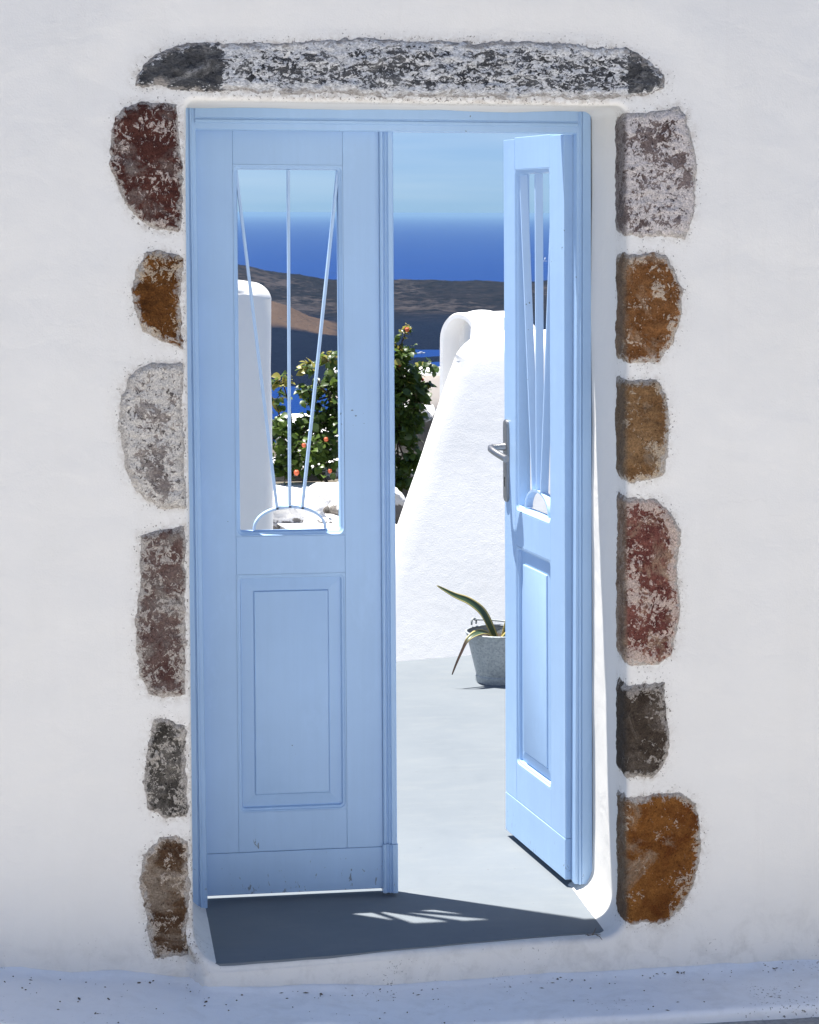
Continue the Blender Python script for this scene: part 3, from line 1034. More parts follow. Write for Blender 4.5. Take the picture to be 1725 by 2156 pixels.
for (a, b) in (((0, 0, 0), (0.030, -0.012, 0.004)), ((0.012, -0.005, 0.002), (0.006, -0.022, 0.010)), ((0.012, -0.005, 0.002), (0.022, 0.004, 0.016)), ((0.02, -0.008, 0.003), (0.030, -0.024, -0.004)), ((0.004, 0, 0.0), (-0.008, -0.014, 0.006))):
    segs.append(tube([Vector(a) + Vector((0.425, 0.012, 0.002)), (Vector(a) + Vector(b)) / 2 + Vector((0.426, 0.012, 0.004)), Vector(b) + Vector((0.425, 0.012, 0.002))], [0.0011, 0.0010, 0.0006], 5))
v, f = merge(*segs)
mesh_obj('twig_stem', v, f, M_DRY, tw)

# ------------------------------------------------------------------ courtyard walls
def rounded_block(corners_b, corners_t, r, seg=6, cuts_=18, amp=0.012, fr=2.5, seed=0, vr_=1.0):
    bm = bmesh.new()
    vb = [bm.verts.new(c) for c in corners_b]
    vt = [bm.verts.new(c) for c in corners_t]
    bm.faces.new(vb[::-1])
    bm.faces.new(vt)
    for i in range(4):
        j = (i + 1) % 4
        bm.faces.new([vb[i], vb[j], vt[j], vt[i]])
    bmesh.ops.recalc_face_normals(bm, faces=bm.faces)
    eds = [e for e in bm.edges if not (e.verts[0] in vb and e.verts[1] in vb)]
    top = [e for e in eds if e.verts[0] in vt and e.verts[1] in vt]
    bmesh.ops.bevel(bm, geom=top, offset=r, segments=seg, affect='EDGES', profile=0.5)
    z0_ = corners_b[0][2]
    up_e = [e for e in bm.edges if min(v.co.z for v in e.verts) < z0_ + 0.001 and max(v.co.z for v in e.verts) > z0_ + 0.2]
    bmesh.ops.bevel(bm, geom=up_e, offset=r * vr_, segments=5, affect='EDGES', profile=0.5)
    bmesh.ops.triangulate(bm, faces=[f for f in bm.faces if len(f.verts) > 4])
    for _ in range(5):
        long_ = [e for e in bm.edges if e.calc_length() > 0.09]
        if not long_:
            break
        bmesh.ops.subdivide_edges(bm, edges=long_, cuts=1, use_grid_fill=True)
        bmesh.ops.triangulate(bm, faces=[f for f in bm.faces if len(f.verts) > 4])
    for v in bm.verts:
        c = v.co
        k = sstep(0.0, 0.25, c.z - corners_b[0][2])
        d = fbm(c.x * fr, c.y * fr + seed, c.z * fr, 3)
        v.co = c + v.normal * amp * d * k
    V = [tuple(v.co) for v in bm.verts]
    Fc = [[v.index for v in f.verts] for f in bm.faces]
    bm.verts.index_update()
    V = [tuple(v.co) for v in bm.verts]
    Fc = [[v.index for v in f.verts] for f in bm.faces]
    bm.free()
    return V, Fc

# battered white mass at the back of the court
bd = Vector((0.9687, 0.2482))       # along its foot
bn = Vector((-0.2482, 0.9687))      # back into it
def bp(s, d, z):
    q = Vector((0.306, 3.087)) + bd * s + bn * d
    return (q.x, q.y, z)
BAT = 0.478
mass = thing('buttress_wall', 'white battered buttress with a sloping left edge beside the bucket', 'wall', (0.306, 3.087, 0))
v, f = rounded_block([bp(-0.065, -0.007, -0.02), bp(2.3, -0.007, -0.02), bp(2.3, 1.9, -0.02), bp(0.95, 1.9, -0.02)],
                     [bp(0.640, BAT, 1.240), bp(2.3, BAT, 1.240), bp(2.3, 1.25, 1.10), bp(1.00, 1.25, 1.08)], 0.15, 8, amp=0.006, seed=3, vr_=0.35)
mesh_obj('plaster', v, f, M_WHITE, mass, sharp=60)

# free-standing white wall at the left
pil = thing('white_pillar_wall', 'white rounded wall end seen through the left door window', 'wall', (-0.5, 3.45, 0))
v, f = rounded_block([(-1.5, 3.4, -0.02), (0.012, 3.4, -0.02), (0.012, 3.85, -0.02), (-1.5, 3.85, -0.02)],
                     [(-1.5, 3.43, 1.64), (-0.006, 3.43, 1.418), (-0.006, 3.80, 1.40), (-1.5, 3.80, 1.62)], 0.062, 8, amp=0.014, fr=3.5, seed=9, vr_=0.6)
mesh_obj('plaster', v, f, M_WHITE, pil, sharp=60)

# small vaulted roof behind the buttress
vault = thing('vaulted_roof', 'small white barrel vault with an open arched end above the buttress', 'roof', (1.15, 5.0, 0.4))
vr, vl = 0.135, 0.33
ax = Vector((0.84, 0.54, 0)).normalized()     # axis to the right and away
pr = Vector((-ax.y, ax.x, 0))
c0 = Vector((1.018, 5.0, 1.100))
V, Fc = [], []
secs = []
for (rr, t) in ((vr, 0.0), (vr, vl)):
    secs.append((rr, t))
nA = 28
def ring(rr, t):
    r = []
    for k in range(nA + 1):
        a = pi * k / nA
        r.append(tuple(c0 + ax * t + pr * (rr * cos(a)) + Vector((0, 0, rr * sin(a)))))
    r = [tuple(c0 + ax * t + pr * rr + Vector((0, 0, -0.6)))] + r + [tuple(c0 + ax * t - pr * rr + Vector((0, 0, -0.6)))]
    return r
for (rr, t) in ((vr, vl), (vr, 0.010), (vr - 0.006, 0.0), (vr - 0.026, 0.0), (vr - 0.032, 0.008), (vr - 0.032, 0.10)):
    V += ring(rr, t)
m = nA + 3
for i in range(5):
    for k in range(m - 1):
        Fc.append([i * m + k, i * m + k + 1, (i + 1) * m + k + 1, (i + 1) * m + k])
Fc.append([5 * m + k for k in range(m)])
Fc.append([k for k in range(m)][::-1])
mesh_obj('vault', V, Fc, M_WHITE, vault, sharp=40)
# second low vault beside it, its shaded front arch facing the court
V, Fc = [], []
for (sc_, y) in ((0.97, 4.62), (1.0, 4.632), (1.0, 5.3)):
    V.append((1.185 + 0.122 * sc_, y, 0.6))
    for k in range(25):
        a = pi * k / 24
        V.append((1.185 + 0.122 * cos(a) * sc_, y, 1.172 + 0.062 * sin(a) * sc_))
    V.append((1.185 - 0.122 * sc_, y, 0.6))
for i in range(2):
    for k in range(26):
        Fc.append([i * 27 + k, i * 27 + k + 1, (i + 1) * 27 + k + 1, (i + 1) * 27 + k])
Fc.append(list(range(27)))
Fc.append([54 + k for k in range(27)][::-1])
mesh_obj('low_vault', V, Fc, M_WHITE, vault, sharp=40)

# white terrace house beyond the tree
house = thing('terrace_house', 'cream and white terrace house with a white parapet behind the apricot tree', 'house', (2.4, 16.3, -1.0))
M_CREAM = plaster_mat('cream_wall', (0.62, 0.56, 0.50))
v, f = bevel_box(1.76, 4.6, 16.0, 16.22, -3.0, 0.095, 0.01)
mesh_obj('wall', v, f, M_CREAM, house, smooth=False)
v, f = bevel_box(1.74, 4.62, 15.95, 16.27, 0.095, 0.160, 0.02)
mesh_obj('parapet', v, f, M_WHITE, house, smooth=False)
v, f = bevel_box(1.2, 3.6, 13.6, 15.9, -3.0, -0.26, 0.05, 4)
mesh_obj('terrace', v, f, M_WHITE, house, smooth=False)

# ------------------------------------------------------------------ whitewashed rocks below the tree
def rock_mat(name, wash):
    m, nt, b = new_mat(name)
    v = coords(nt)
    n1 = tex_noise(nt, v, 9, 6, 0.7, 0.5)
    col = mix(nt, n1, (0.06, 0.055, 0.05), (0.34, 0.32, 0.30))
    n2 = tex_noise(nt, v, 13, 6, 0.7, 0.6)
    g = N(nt, 'ShaderNodeTexCoord')
    sx = N(nt, 'ShaderNodeSeparateXYZ')
    a = attr(nt, 'wash')
    w = math_n(nt, 'ADD', a, math_n(nt, 'MULTIPLY', math_n(nt, 'SUBTRACT', n2, 0.5), 1.1))
    col = mix(nt, ramp(nt, w, [(0.45, 0.0), (0.52, 1.0)]), col, wash)
    nt.links.new(col, b.inputs['Base Color'])
    b.inputs['Roughness'].default_value = 0.92
    b.inputs['Specular IOR Level'].default_value = 0.15
    bump(nt, b, n1, 0.8, 0.03)
    return m
M_ROCK = rock_mat('limewashed_rock', (0.80, 0.79, 0.78))

def boulder(name, c, s, seed, label, wash_bias=0.0, cat='rock', group=None, rot=0.0):
    bm = bmesh.new()
    bmesh.ops.create_icosphere(bm, subdivisions=4, radius=1)
    V, A = [], []
    for v in bm.verts:
        p = v.co
        q = Vector((max(-0.72, min(0.72, p.x)), max(-0.72, min(0.72, p.y)), max(-0.65, min(0.65, p.z)))) * 1.3
        d = 1 + 0.30 * fbm(p.x * 1.6 + seed, p.y * 1.6, p.z * 1.6, 4) + 0.10 * fbm(p.x * 6 + seed, p.y * 6, p.z * 6, 3)
        q = q * d
        x, y, z = q.x * s[0], q.y * s[1], q.z * s[2]
        V.append((c[0] + x * cos(rot) - y * sin(rot), c[1] + x * sin(rot) + y * cos(rot), c[2] + z))
        A.append(max(0.0, min(1.0, p.z * 0.9 + 0.30 + wash_bias)))
    Fc = [[v.index for v in f.verts] for f in bm.faces]
    bm.free()
    o = mesh_obj(name, [(a - c[0], b_ - c[1], d_ - c[2]) for a, b_, d_ in V], Fc, M_ROCK, None, attrs={'wash': A})
    o.location = c
    return tag(o, label, cat, group)

RG = 'limewashed rocks below the apricot tree'
boulder('rock', (0.10, 6.9, 0.03), (0.50, 0.45, 0.13), 1, 'flat limewashed rock lying nearest the left white wall', 0.12, group=RG)
boulder('rock', (0.62, 6.55, -0.02), (0.34, 0.32, 0.07), 2, 'lowest limewashed rock seen just above the window sill', 0.1, group=RG, rot=0.2)
boulder('rock', (0.47, 7.35, 0.05), (0.36, 0.28, 0.075), 3, 'broad limewashed rock in the middle under the apricot tree', 0.2, group=RG, rot=-0.1)
boulder('rock', (0.80, 7.10, 0.06), (0.22, 0.30, 0.10), 4, 'limewashed rock at the right under the tree, split by dark gaps', 0.1, group=RG, rot=0.3)
boulder('rock', (0.45, 7.9, 0.16), (0.42, 0.26, 0.05), 5, 'rearmost limewashed ledge under the tree crown', 0.3, group=RG)
boulder('rubble_stone', (1.355, 8.35, 0.20), (0.13, 0.20, 0.34), 11, 'rough grey white upright rubble stone behind the sloping buttress edge', -0.30, 'rock')
boulder('rubble_stone', (1.255, 8.15, -0.08), (0.12, 0.18, 0.24), 12, 'lower rough grey rubble stone beside the sloping buttress edge', -0.30, 'rock')

def hill(u, w):
    x = lerp(-40, 46, u)
    y = lerp(5.1, 260, w ** 2.2)
    z = -0.35 - 0.05 * max(0, y - 8) - 0.72 * max(0, y - 19)
    z += 0.25 * fbm(x * 0.3, y * 0.3, 2, 4) * sstep(8, 14, y)
    return (x, y, max(z, -203))
def earth_mat():
    m, nt, b = new_mat('dry_hillside')
    v = coords(nt)
    f = tex_noise(nt, v, 0.8, 8, 0.7)
    col = mix(nt, f, (0.05, 0.045, 0.032), (0.16, 0.135, 0.095))
    nt.links.new(col, b.inputs['Base Color'])
    b.inputs['Roughness'].default_value = 0.95
    return m
v, f = grid(90, 110, hill)
mesh_obj('hillside', v, f, earth_mat(), None, kind='structure')

# ------------------------------------------------------------------ apricot tree
def leaf_mat(name, c0, c1):
    m, nt, b = new_mat(name)
    oi = N(nt, 'ShaderNodeObjectInfo')
    rnd = attr(nt, 'tone')
    g = coords(nt)
    nn = tex_noise(nt, g, 7, 3, 0.5)
    f = math_n(nt, 'ADD', math_n(nt, 'MULTIPLY', oi.outputs['Random'], 0.5), math_n(nt, 'MULTIPLY', nn, 0.6))
    col = mix(nt, ramp(nt, f, [(0.2, 0.0), (0.85, 1.0)]), c0, c1)
    nt.links.new(col, b.inputs['Base Color'])
    b.inputs['Roughness'].default_value = 0.38
    b.inputs['Specular IOR Level'].default_value = 0.5
    tr = N(nt, 'ShaderNodeBsdfTranslucent')
    tr.inputs[0].default_value = (*[min(1, x * 1.6) for x in c1], 1)
    ms = N(nt, 'ShaderNodeMixShader')
    ms.inputs[0].default_value = 0.30
    out = nt.nodes['Material Output']
    nt.links.new(b.outputs[0], ms.inputs[1])
    nt.links.new(tr.outputs[0], ms.inputs[2])
    nt.links.new(ms.outputs[0], out.inputs[0])
    return m
M_LEAF = leaf_mat('apricot_leaf_green', (0.020, 0.045, 0.010), (0.115, 0.175, 0.035))
M_LEAFY = leaf_mat('young_leaf_yellow', (0.13, 0.16, 0.03), (0.30, 0.26, 0.06))
M_FRUIT = simple_mat('apricot_fruit_orange', (0.50, 0.10, 0.035), 0.5)

TREE = thing('apricot_tree', 'apricot tree with round dark green leaves and a few orange fruits behind the door', 'tree', (0.95, 8.3, -0.35))
TB = Vector((0.95, 8.3, -0.35))
rng = random.Random(21)
# crown in clumps: (centre, radius, leaves)
clumps = []
def clump(x, y, z, r, n, young=0.0):
    clumps.append((Vector((x, y, z)), r, n, young))
for (x, y, z, r, n, yg) in [
    (0.42, 7.55, 0.40, 0.14, 210, 0), (0.47, 7.6, 0.22, 0.14, 230, 0), (0.58, 7.5, 0.30, 0.15, 260, 0), (0.72, 7.55, 0.26, 0.15, 260, 0),
    (0.66, 7.6, 0.46, 0.15, 260, 0), (0.80, 7.6, 0.48, 0.16, 260, 0), (0.74, 7.65, 0.66, 0.13, 190, 0.05), (0.62, 7.65, 0.62, 0.09, 70, 0.1),
    (0.62, 7.6, 0.78, 0.07, 44, 0.55), (0.74, 7.7, 0.82, 0.08, 56, 0.4), (0.45, 7.6, 0.70, 0.06, 30, 0.6), (0.40, 7.55, 0.60, 0.07, 40, 0.2),
    (0.90, 7.7, 0.62, 0.17, 200, 0), (0.92, 7.7, 0.38, 0.17, 200, 0), (1.03, 7.75, 0.75, 0.15, 240, 0.05), (1.05, 7.75, 0.50, 0.16, 260, 0),
    (1.13, 7.75, 0.62, 0.12, 230, 0.03), (1.12, 7.75, 0.80, 0.10, 150, 0.15), (1.15, 7.75, 0.42, 0.12, 230, 0), (1.12, 7.75, 0.24, 0.12, 190, 0), (1.11, 7.8, 0.92, 0.07, 70, 0.3), (1.20, 7.8, 0.97, 0.05, 20, 0.6),
    (1.25, 7.85, 0.58, 0.07, 60, 0.1), (1.20, 7.75, 0.85, 0.07, 80, 0.2), (1.25, 7.78, 0.66, 0.08, 100, 0.1), (1.20, 7.75, 0.50, 0.10, 170, 0), (1.19, 7.75, 0.34, 0.10, 170, 0), (1.27, 7.8, 0.46, 0.06, 60, 0), (1.32, 7.8, 0.66, 0.05, 24, 0.1), (1.20, 7.72, 0.20, 0.08, 110, 0), (1.17, 7.75, 0.70, 0.09, 150, 0.05), (1.17, 7.7, 0.08, 0.08, 90, 0), (1.16, 7.7, -0.05, 0.07, 50, 0), (1.35, 7.85, 0.78, 0.05, 16, 0.1), (1.30, 7.8, 0.55, 0.05, 30, 0), (1.29, 7.85, 0.74, 0.06, 26, 0.2), (1.19, 7.75, 0.70, 0.08, 80, 0.1), (1.08, 7.7, 0.10, 0.10, 110, 0), (0.72, 7.5, 0.10, 0.06, 14, 0), (0.78, 7.4, 0.0, 0.06, 14, 0)]:
    clump(x, y, z, r, n, yg)
# trunk, limbs and twigs
mesh_obj('trunk', *tube([TB + Vector((0, 0, -0.1)), TB + Vector((-0.03, -0.1, 0.2)), Vector((0.88, 8.05, 0.1)), Vector((0.86, 7.9, 0.3))], [0.055, 0.048, 0.042, 0.036], 10), M_BARK, TREE)
fork = Vector((0.86, 7.9, 0.3))
for ctr in (Vector((0.50, 7.6, 0.45)), Vector((0.72, 7.62, 0.62)), Vector((1.05, 7.75, 0.66)), Vector((1.15, 7.8, 0.45))):
    mid = fork.lerp(ctr, 0.5) + Vector((rng.uniform(-.03, .03), 0, -0.04))
    mesh_obj('limb', *tube([fork, mid, ctr], [0.026, 0.018, 0.011], 7), M_BARK, TREE)
segs = []
lims = [Vector((0.50, 7.6, 0.45)), Vector((0.72, 7.62, 0.62)), Vector((1.05, 7.75, 0.66)), Vector((1.15, 7.8, 0.45)), fork]
LP = []   # leaf placements
for (c, r, n, yg) in clumps:
    near = min(lims, key=lambda q: (q - c).length)
    mid = near.lerp(c, 0.5) + Vector((rng.uniform(-.02, .02), rng.uniform(-.02, .02), -0.02))
    segs.append(tube([near, mid, c], [0.008, 0.006, 0.004], 5))
    nt_ = max(2, int(n / 12))
    for t in range(nt_):
        d = Vector((rng.gauss(0, 1), rng.gauss(0, 1), rng.gauss(0.35, 1))).normalized()
        tip = c + d * r * rng.uniform(0.6, 1.1)
        segs.append(tube([c, c.lerp(tip, 0.5) + Vector((0, 0, 0.01)), tip], [0.0035, 0.0028, 0.0015], 4, False))
        for k in range(int(n / nt_)):
            s = rng.uniform(0.25, 1.05)
            p = c.lerp(tip, s) + Vector((rng.gauss(0, .016), rng.gauss(0, .016), rng.gauss(0, .016)))
            LP.append((p, d, yg))
v, f = merge(*segs)
o = mesh_obj('twigs', v, f, M_BARK, TREE, kind='stuff')
# one leaf: folded oval with a point
def leaf_shape(L=1.0, W=0.80):
    pts = [(0.0, 0.0), (0.16, 0.36), (0.42, 0.50), (0.70, 0.36), (0.88, 0.14), (1.0, 0.0)]
    V, Fc = [], []
    for t, h in pts:
        V.append((t * L, 0, 0.06 * sin(pi * t) - 0.14 * t * t))
    for sgn in (1, -1):
        b = len(V)
        for t, h in pts[1:-1]:
            V.append((t * L, sgn * h * W, 0.06 * sin(pi * t) - 0.14 * t * t + 0.16 * h))
        idx = [0] + [b + i for i in range(4)] + [5]
        for i in range(5):
            q = [i, i + 1, idx[i + 1], idx[i]]
            q = list(dict.fromkeys(q))
            Fc.append(q if sgn < 0 else q[::-1])
    return V, Fc
lv, lf = leaf_shape()
def leaf_matrix(p, d, rng_):
    # blade hangs outward, upper side towards the sky with scatter
    out = Vector((d.x + rng_.gauss(0, .6), d.y + rng_.gauss(0, .6), rng_.gauss(-0.25, .45)))
    out.normalize()
    up_ = Vector((rng_.gauss(0, .55), rng_.gauss(-0.25, .55), 1.0)).normalized()
    y = up_.cross(out).normalized()
    z = out.cross(y)
    s = rng_.uniform(0.024, 0.066)
    return Matrix(((out.x * s, y.x * s, z.x * s, p.x), (out.y * s, y.y * s, z.y * s, p.y), (out.z * s, y.z * s, z.z * s, p.z), (0, 0, 0, 1)))
LP.sort(key=lambda q: q[0].y)
lme = bpy.data.meshes.new('leaf')
lme.from_pydata(lv, [], lf)
lme.materials.append(M_LEAF)
lmy = lme.copy()
lmy.materials.clear()
lmy.materials.append(M_LEAFY)
for me_ in (lme, lmy):
    for p_ in me_.polygons:
        p_.use_smooth = True
V, Fc, VY, FY_ = [], [], [], []
step_ = len(LP) / 300.0
pick = set(range(300))
for i, (p, d, yg) in enumerate(LP):
    M = leaf_matrix(p, d, rng)
    young = rng.random() < yg
    if i in pick:
        o = bpy.data.objects.new('leaf', lmy if young else lme)
        COL.objects.link(o)
        o.parent = TREE
        o.matrix_local = Matrix.Translation(-TB) @ M
    else:
        tv, tf = (VY, FY_) if young else (V, Fc)
        b = len(tv)
        tv += [tuple(M @ Vector(q)) for q in lv]
        tf += [[b + k for k in q] for q in lf]
mesh_obj('foliage', V, Fc, M_LEAF, TREE, kind='stuff', fix=False)
if VY:
    mesh_obj('young_foliage', VY, FY_, M_LEAFY, TREE, kind='stuff', fix=False)
for (x, y, z, s) in ((0.545, 7.34, 0.365, 0.013), (0.675, 7.36, 0.395, 0.013), (0.505, 7.36, 0.205, 0.016), (0.70, 7.38, 0.21, 0.013), (1.205, 7.74, 1.005, 0.014), (1.155, 7.70, 0.80, 0.012), (1.31, 7.8, 0.70, 0.009)):
    bm = bmesh.new()
    bmesh.ops.create_uvsphere(bm, u_segments=14, v_segments=10, radius=s)
    V = [(v.co.x + x, v.co.y + y, v.co.z * 1.08 + z - (0.15 * s if abs(v.co.x) < 0.3 * s and v.co.z > 0.6 * s else 0)) for v in bm.verts]
    Fc = [[v.index for v in f.verts] for f in bm.faces]
    bm.free()
    mesh_obj('fruit', V, Fc, M_FRUIT, TREE)

# ------------------------------------------------------------------ bucket and agave
def galv():
    m, nt, b = new_mat('galvanised_steel')
    v = coords(nt)
    vo = N(nt, 'ShaderNodeTexVoronoi')
    vo.inputs['Scale'].default_value = 150
    nt.links.new(v, vo.inputs['Vector'])
    sx = N(nt, 'ShaderNodeSeparateColor')
    nt.links.new(vo.outputs['Color'], sx.inputs[0])
    col = mix(nt, sx.outputs[0], (0.27, 0.30, 0.315), (0.40, 0.43, 0.44))
    n = tex_noise(nt, v, 130, 4, 0.7)
    col = mix(nt, ramp(nt, n, [(0.32, 0.7), (0.42, 0.0)]), col, (0.16, 0.17, 0.18))
    nt.links.new(col, b.inputs['Base Color'])
    b.inputs['Metallic'].default_value = 0.15
    b.inputs['Roughness'].default_value = 0.5
    bump(nt, b, n, 0.15, 0.002)
    return m
M_GALV = galv()
BX, BY = 0.758, 2.745
bucket = thing('zinc_bucket', 'galvanised zinc bucket used as a planter on the courtyard floor', 'bucket', (BX, BY, 0))
v, f = lathe([(0.076, 0.0), (0.080, 0.0), (0.081, 0.022), (0.078, 0.026), (0.116, 0.178), (0.1135, 0.178), (0.076, 0.03), (0.0, 0.028)], 48, BX, BY)
mesh_obj('bucket_body', v, f, M_GALV, bucket, sharp=35)
ringp = [(0.1155 + 0.0042 * cos(a), 0.180 + 0.0042 * sin(a)) for a in [2 * pi * k / 8 for k in range(8)]]
v, f = lathe(ringp, 48, BX, BY, True)
mesh_obj('rim', v, f, M_GALV, bucket)
v, f = grid(30, 30, lambda a, b_: (BX + (a - .5) * 0.155, BY + (b_ - .5) * 0.155, 0.152 + 0.012 * fbm(a * 6, b_ * 6, 2, 4)))
keepf = [q for q in f if all((v[i][0] - BX) ** 2 + (v[i][1] - BY) ** 2 < 0.1085 ** 2 for i in q)]
v2, f2 = lathe([(0.0, 0.156), (0.05, 0.157), (0.09, 0.154), (0.109, 0.150)], 48, BX, BY)
v2 = [(a, b_, c + 0.010 * fbm(a * 40, b_ * 40, 1, 3)) for a, b_, c in v2]
mesh_obj('soil', v2, f2, M_SOIL, bucket)
ea = Vector((cos(radians(128)), sin(radians(128)), 0))
for sg in (1, -1):
    c = Vector((BX, BY, 0.186)) + ea * 0.116 * sg
    per = Vector((-ea.y, ea.x, 0))
    loop = [tuple(c + per * (0.013 * cos(a)) + Vector((0, 0, 0.012 + 0.015 * sin(a)))) for a in [pi * (-0.15 + 1.3 * k / 14) for k in range(15)]]
    v, f = tube(loop, 0.0036, 8)
    mesh_obj('ear', v, f, M_GALV, bucket)
per = Vector((-ea.y, ea.x, 0))
bail = []
for k in range(25):
    a = pi * k / 24
    q = Vector((BX, BY, 0.190)) + ea * (0.114 * cos(a)) - per * (0.118 * sin(a)) * 1.0 + Vector((0, 0, 0.014 * (1 - sin(a))))
    bail.append(tuple(q + Vector((0, 0, 0.004))))
v, f = tube(bail, 0.0030, 8)
mesh_obj('bail_handle', v, f, M_GALV, bucket)

def agave_mat():
    m, nt, b = new_mat('variegated_agave')
    a = attr(nt, 'across')
    l = attr(nt, 'along')
    g = tex_noise(nt, coords(nt), 60, 4, 0.6)
    col = mix(nt, g, (0.020, 0.042, 0.022), (0.045, 0.080, 0.036))
    col = mix(nt, ramp(nt, a, [(0.70, 0.0), (0.80, 1.0)]), col, (0.46, 0.38, 0.14))
    dry = attr(nt, 'dry')
    col = mix(nt, dry, col, (0.060, 0.035, 0.022))
    nt.links.new(col, b.inputs['Base Color'])
    b.inputs['Roughness'].default_value = 0.42
    return m
M_AGAVE = agave_mat()
plant = thing('agave_plant', 'variegated agave with one long arching leaf, growing in the zinc bucket', 'plant', (BX, BY, 0.155))
def catmull(P, t):
    n = len(P) - 1
    x = t * n
    i = min(int(x), n - 1)
    u = x - i
    p0, p1, p2, p3 = P[max(i - 1, 0)], P[i], P[i + 1], P[min(i + 2, n)]
    return 0.5 * ((2 * p1) + (p2 - p0) * u + (2 * p0 - 5 * p1 + 4 * p2 - p3) * u * u + (3 * p1 - p0 - 3 * p2 + p3) * u ** 3)
def agave_leaf(ctrl, width, face, dry0=2.0, fold=0.35):
    P = [Vector(c) for c in ctrl]
    V, Fc, A, Lg, D = [], [], [], [], []
    ns, nw = 34, 9
    for j in range(ns):
        t = j / (ns - 1)
        p = catmull(P, t)
        q = (catmull(P, min(1, t + .01)) - catmull(P, max(0, t - .01))).normalized()
        fc = Vector(face)
        side = q.cross(fc).normalized()
        nrm = side.cross(q).normalized()
        w = width(t)
        for i in range(nw):
            s = (i / (nw - 1)) * 2 - 1
            V.append(tuple(p + side * (w * s) - nrm * (fold * w * (1 - s * s)) * 1.0))
            A.append(abs(s))
            Lg.append(t)
            D.append(sstep(dry0, dry0 + 0.12, t))
    for j in range(ns - 1):
        for i in range(nw - 1):
            Fc.append([j * nw + i, j * nw + i + 1, (j + 1) * nw + i + 1, (j + 1) * nw + i])
    o = mesh_obj('leaf', V, Fc, M_AGAVE, plant, attrs={'across': A, 'along': Lg, 'dry': D}, fix=False)
    md = o.modifiers.new('thick', 'SOLIDIFY')
    md.thickness = 0.0025
    return o
agave_leaf([(BX - 0.006, 2.735, 0.150), (0.728, 2.725, 0.205), (0.695, 2.71, 0.262), (0.645, 2.70, 0.303), (0.585, 2.69, 0.330), (0.522, 2.68, 0.366)], lambda t: 0.0215 * (sstep(-0.55, 0.50, t) ** 0.8) * (1 - t ** 2.2) ** 0.85 + 0.0004, (0.35, -0.72, 0.60))
agave_leaf([(BX - 0.008, 2.715, 0.152), (0.708, 2.69, 0.190), (0.668, 2.665, 0.196), (0.628, 2.645, 0.176), (0.603, 2.64, 0.130), (0.586, 2.64, 0.092), (0.570, 2.64, 0.050)], lambda t: 0.0155 * (1 - sstep(0.30, 0.62, t) * 0.72) * (1 - t ** 3) ** 0.7 + 0.0006, (0.1, -0.35, 1.0), 0.46)
agave_leaf([(BX + 0.030, 2.74, 0.150), (BX + 0.05, 2.74, 0.24), (BX + 0.06, 2.74, 0.32), (BX + 0.10, 2.735, 0.36)], lambda t: 0.020 * (1 - t ** 2) + 0.0005, (-0.3, -0.9, 0.2))
agave_leaf([(BX + 0.010, 2.73, 0.150), (BX + 0.05, 2.71, 0.20), (BX + 0.10, 2.69, 0.22), (BX + 0.15, 2.68, 0.20)], lambda t: 0.018 * (1 - t ** 2) + 0.0005, (0, -0.4, 1))
agave_leaf([(BX + 0.04, 2.755, 0.150), (BX + 0.06, 2.79, 0.22), (BX + 0.07, 2.83, 0.25), (BX + 0.09, 2.86, 0.24)], lambda t: 0.017 * (1 - t ** 2) + 0.0005, (0, -0.6, 1))

# ------------------------------------------------------------------ sea, islands, boats
HF = Vector((sin(YAW), cos(YAW)))
HR = Vector((cos(YAW), -sin(YAW)))
SEA = -200.0
def vw(l, d):
    q = Vector((EYE.x, EYE.y)) + HR * l + HF * d
    return q.x, q.y

def sea_mat():
    m, nt, b = new_mat('deep_blue_sea')
    v = coords(nt)
    n1 = tex_noise(nt, coords(nt, (1, 1, 1)), 0.004, 6, 0.6)
    col = mix(nt, ramp(nt, n1, [(0.3, 0.0), (0.7, 1.0)]), (0.0005, 0.018, 0.105), (0.001, 0.024, 0.13))
    cap = tex_noise(nt, v, 0.05, 3, 0.5)
    capm = tex_noise(nt, v, 0.0016, 3, 0.5)
    col = mix(nt, ramp(nt, math_n(nt, 'MULTIPLY', cap, ramp(nt, capm, [(0.4, 0.8), (0.6, 1.0)])), [(0.69, 0.0), (0.72, 0.5)]), col, (0.4, 0.5, 0.6))
    nt.links.new(col, b.inputs['Base Color'])
    b.inputs['Roughness'].default_value = 0.45
    b.inputs['IOR'].default_value = 1.33
    b.inputs['Specular IOR Level'].default_value = 0.05
    w = tex_noise(nt, v, 0.06, 5, 0.7)
    bump(nt, b, w, 0.5, 4.0)
    return m
V, Fc = [], []
dd = [-200, 260, 900, 2000, 3500, 6000, 10000, 18000, 30000, 45000, 62000, 100000, 150000]
for d in dd:
    for l in (-1, -0.5, 0, 0.5, 1):
        x, y = vw(l * (2500 + 0.30 * abs(d)), d)
        V.append((x, y, SEA))
for j in range(len(dd) - 1):
    for i in range(4):
        Fc.append([j * 5 + i, j * 5 + i + 1, (j + 1) * 5 + i + 1, (j + 1) * 5 + i])
mesh_obj('sea', V, Fc, sea_mat(), None, smooth=False, kind='structure')

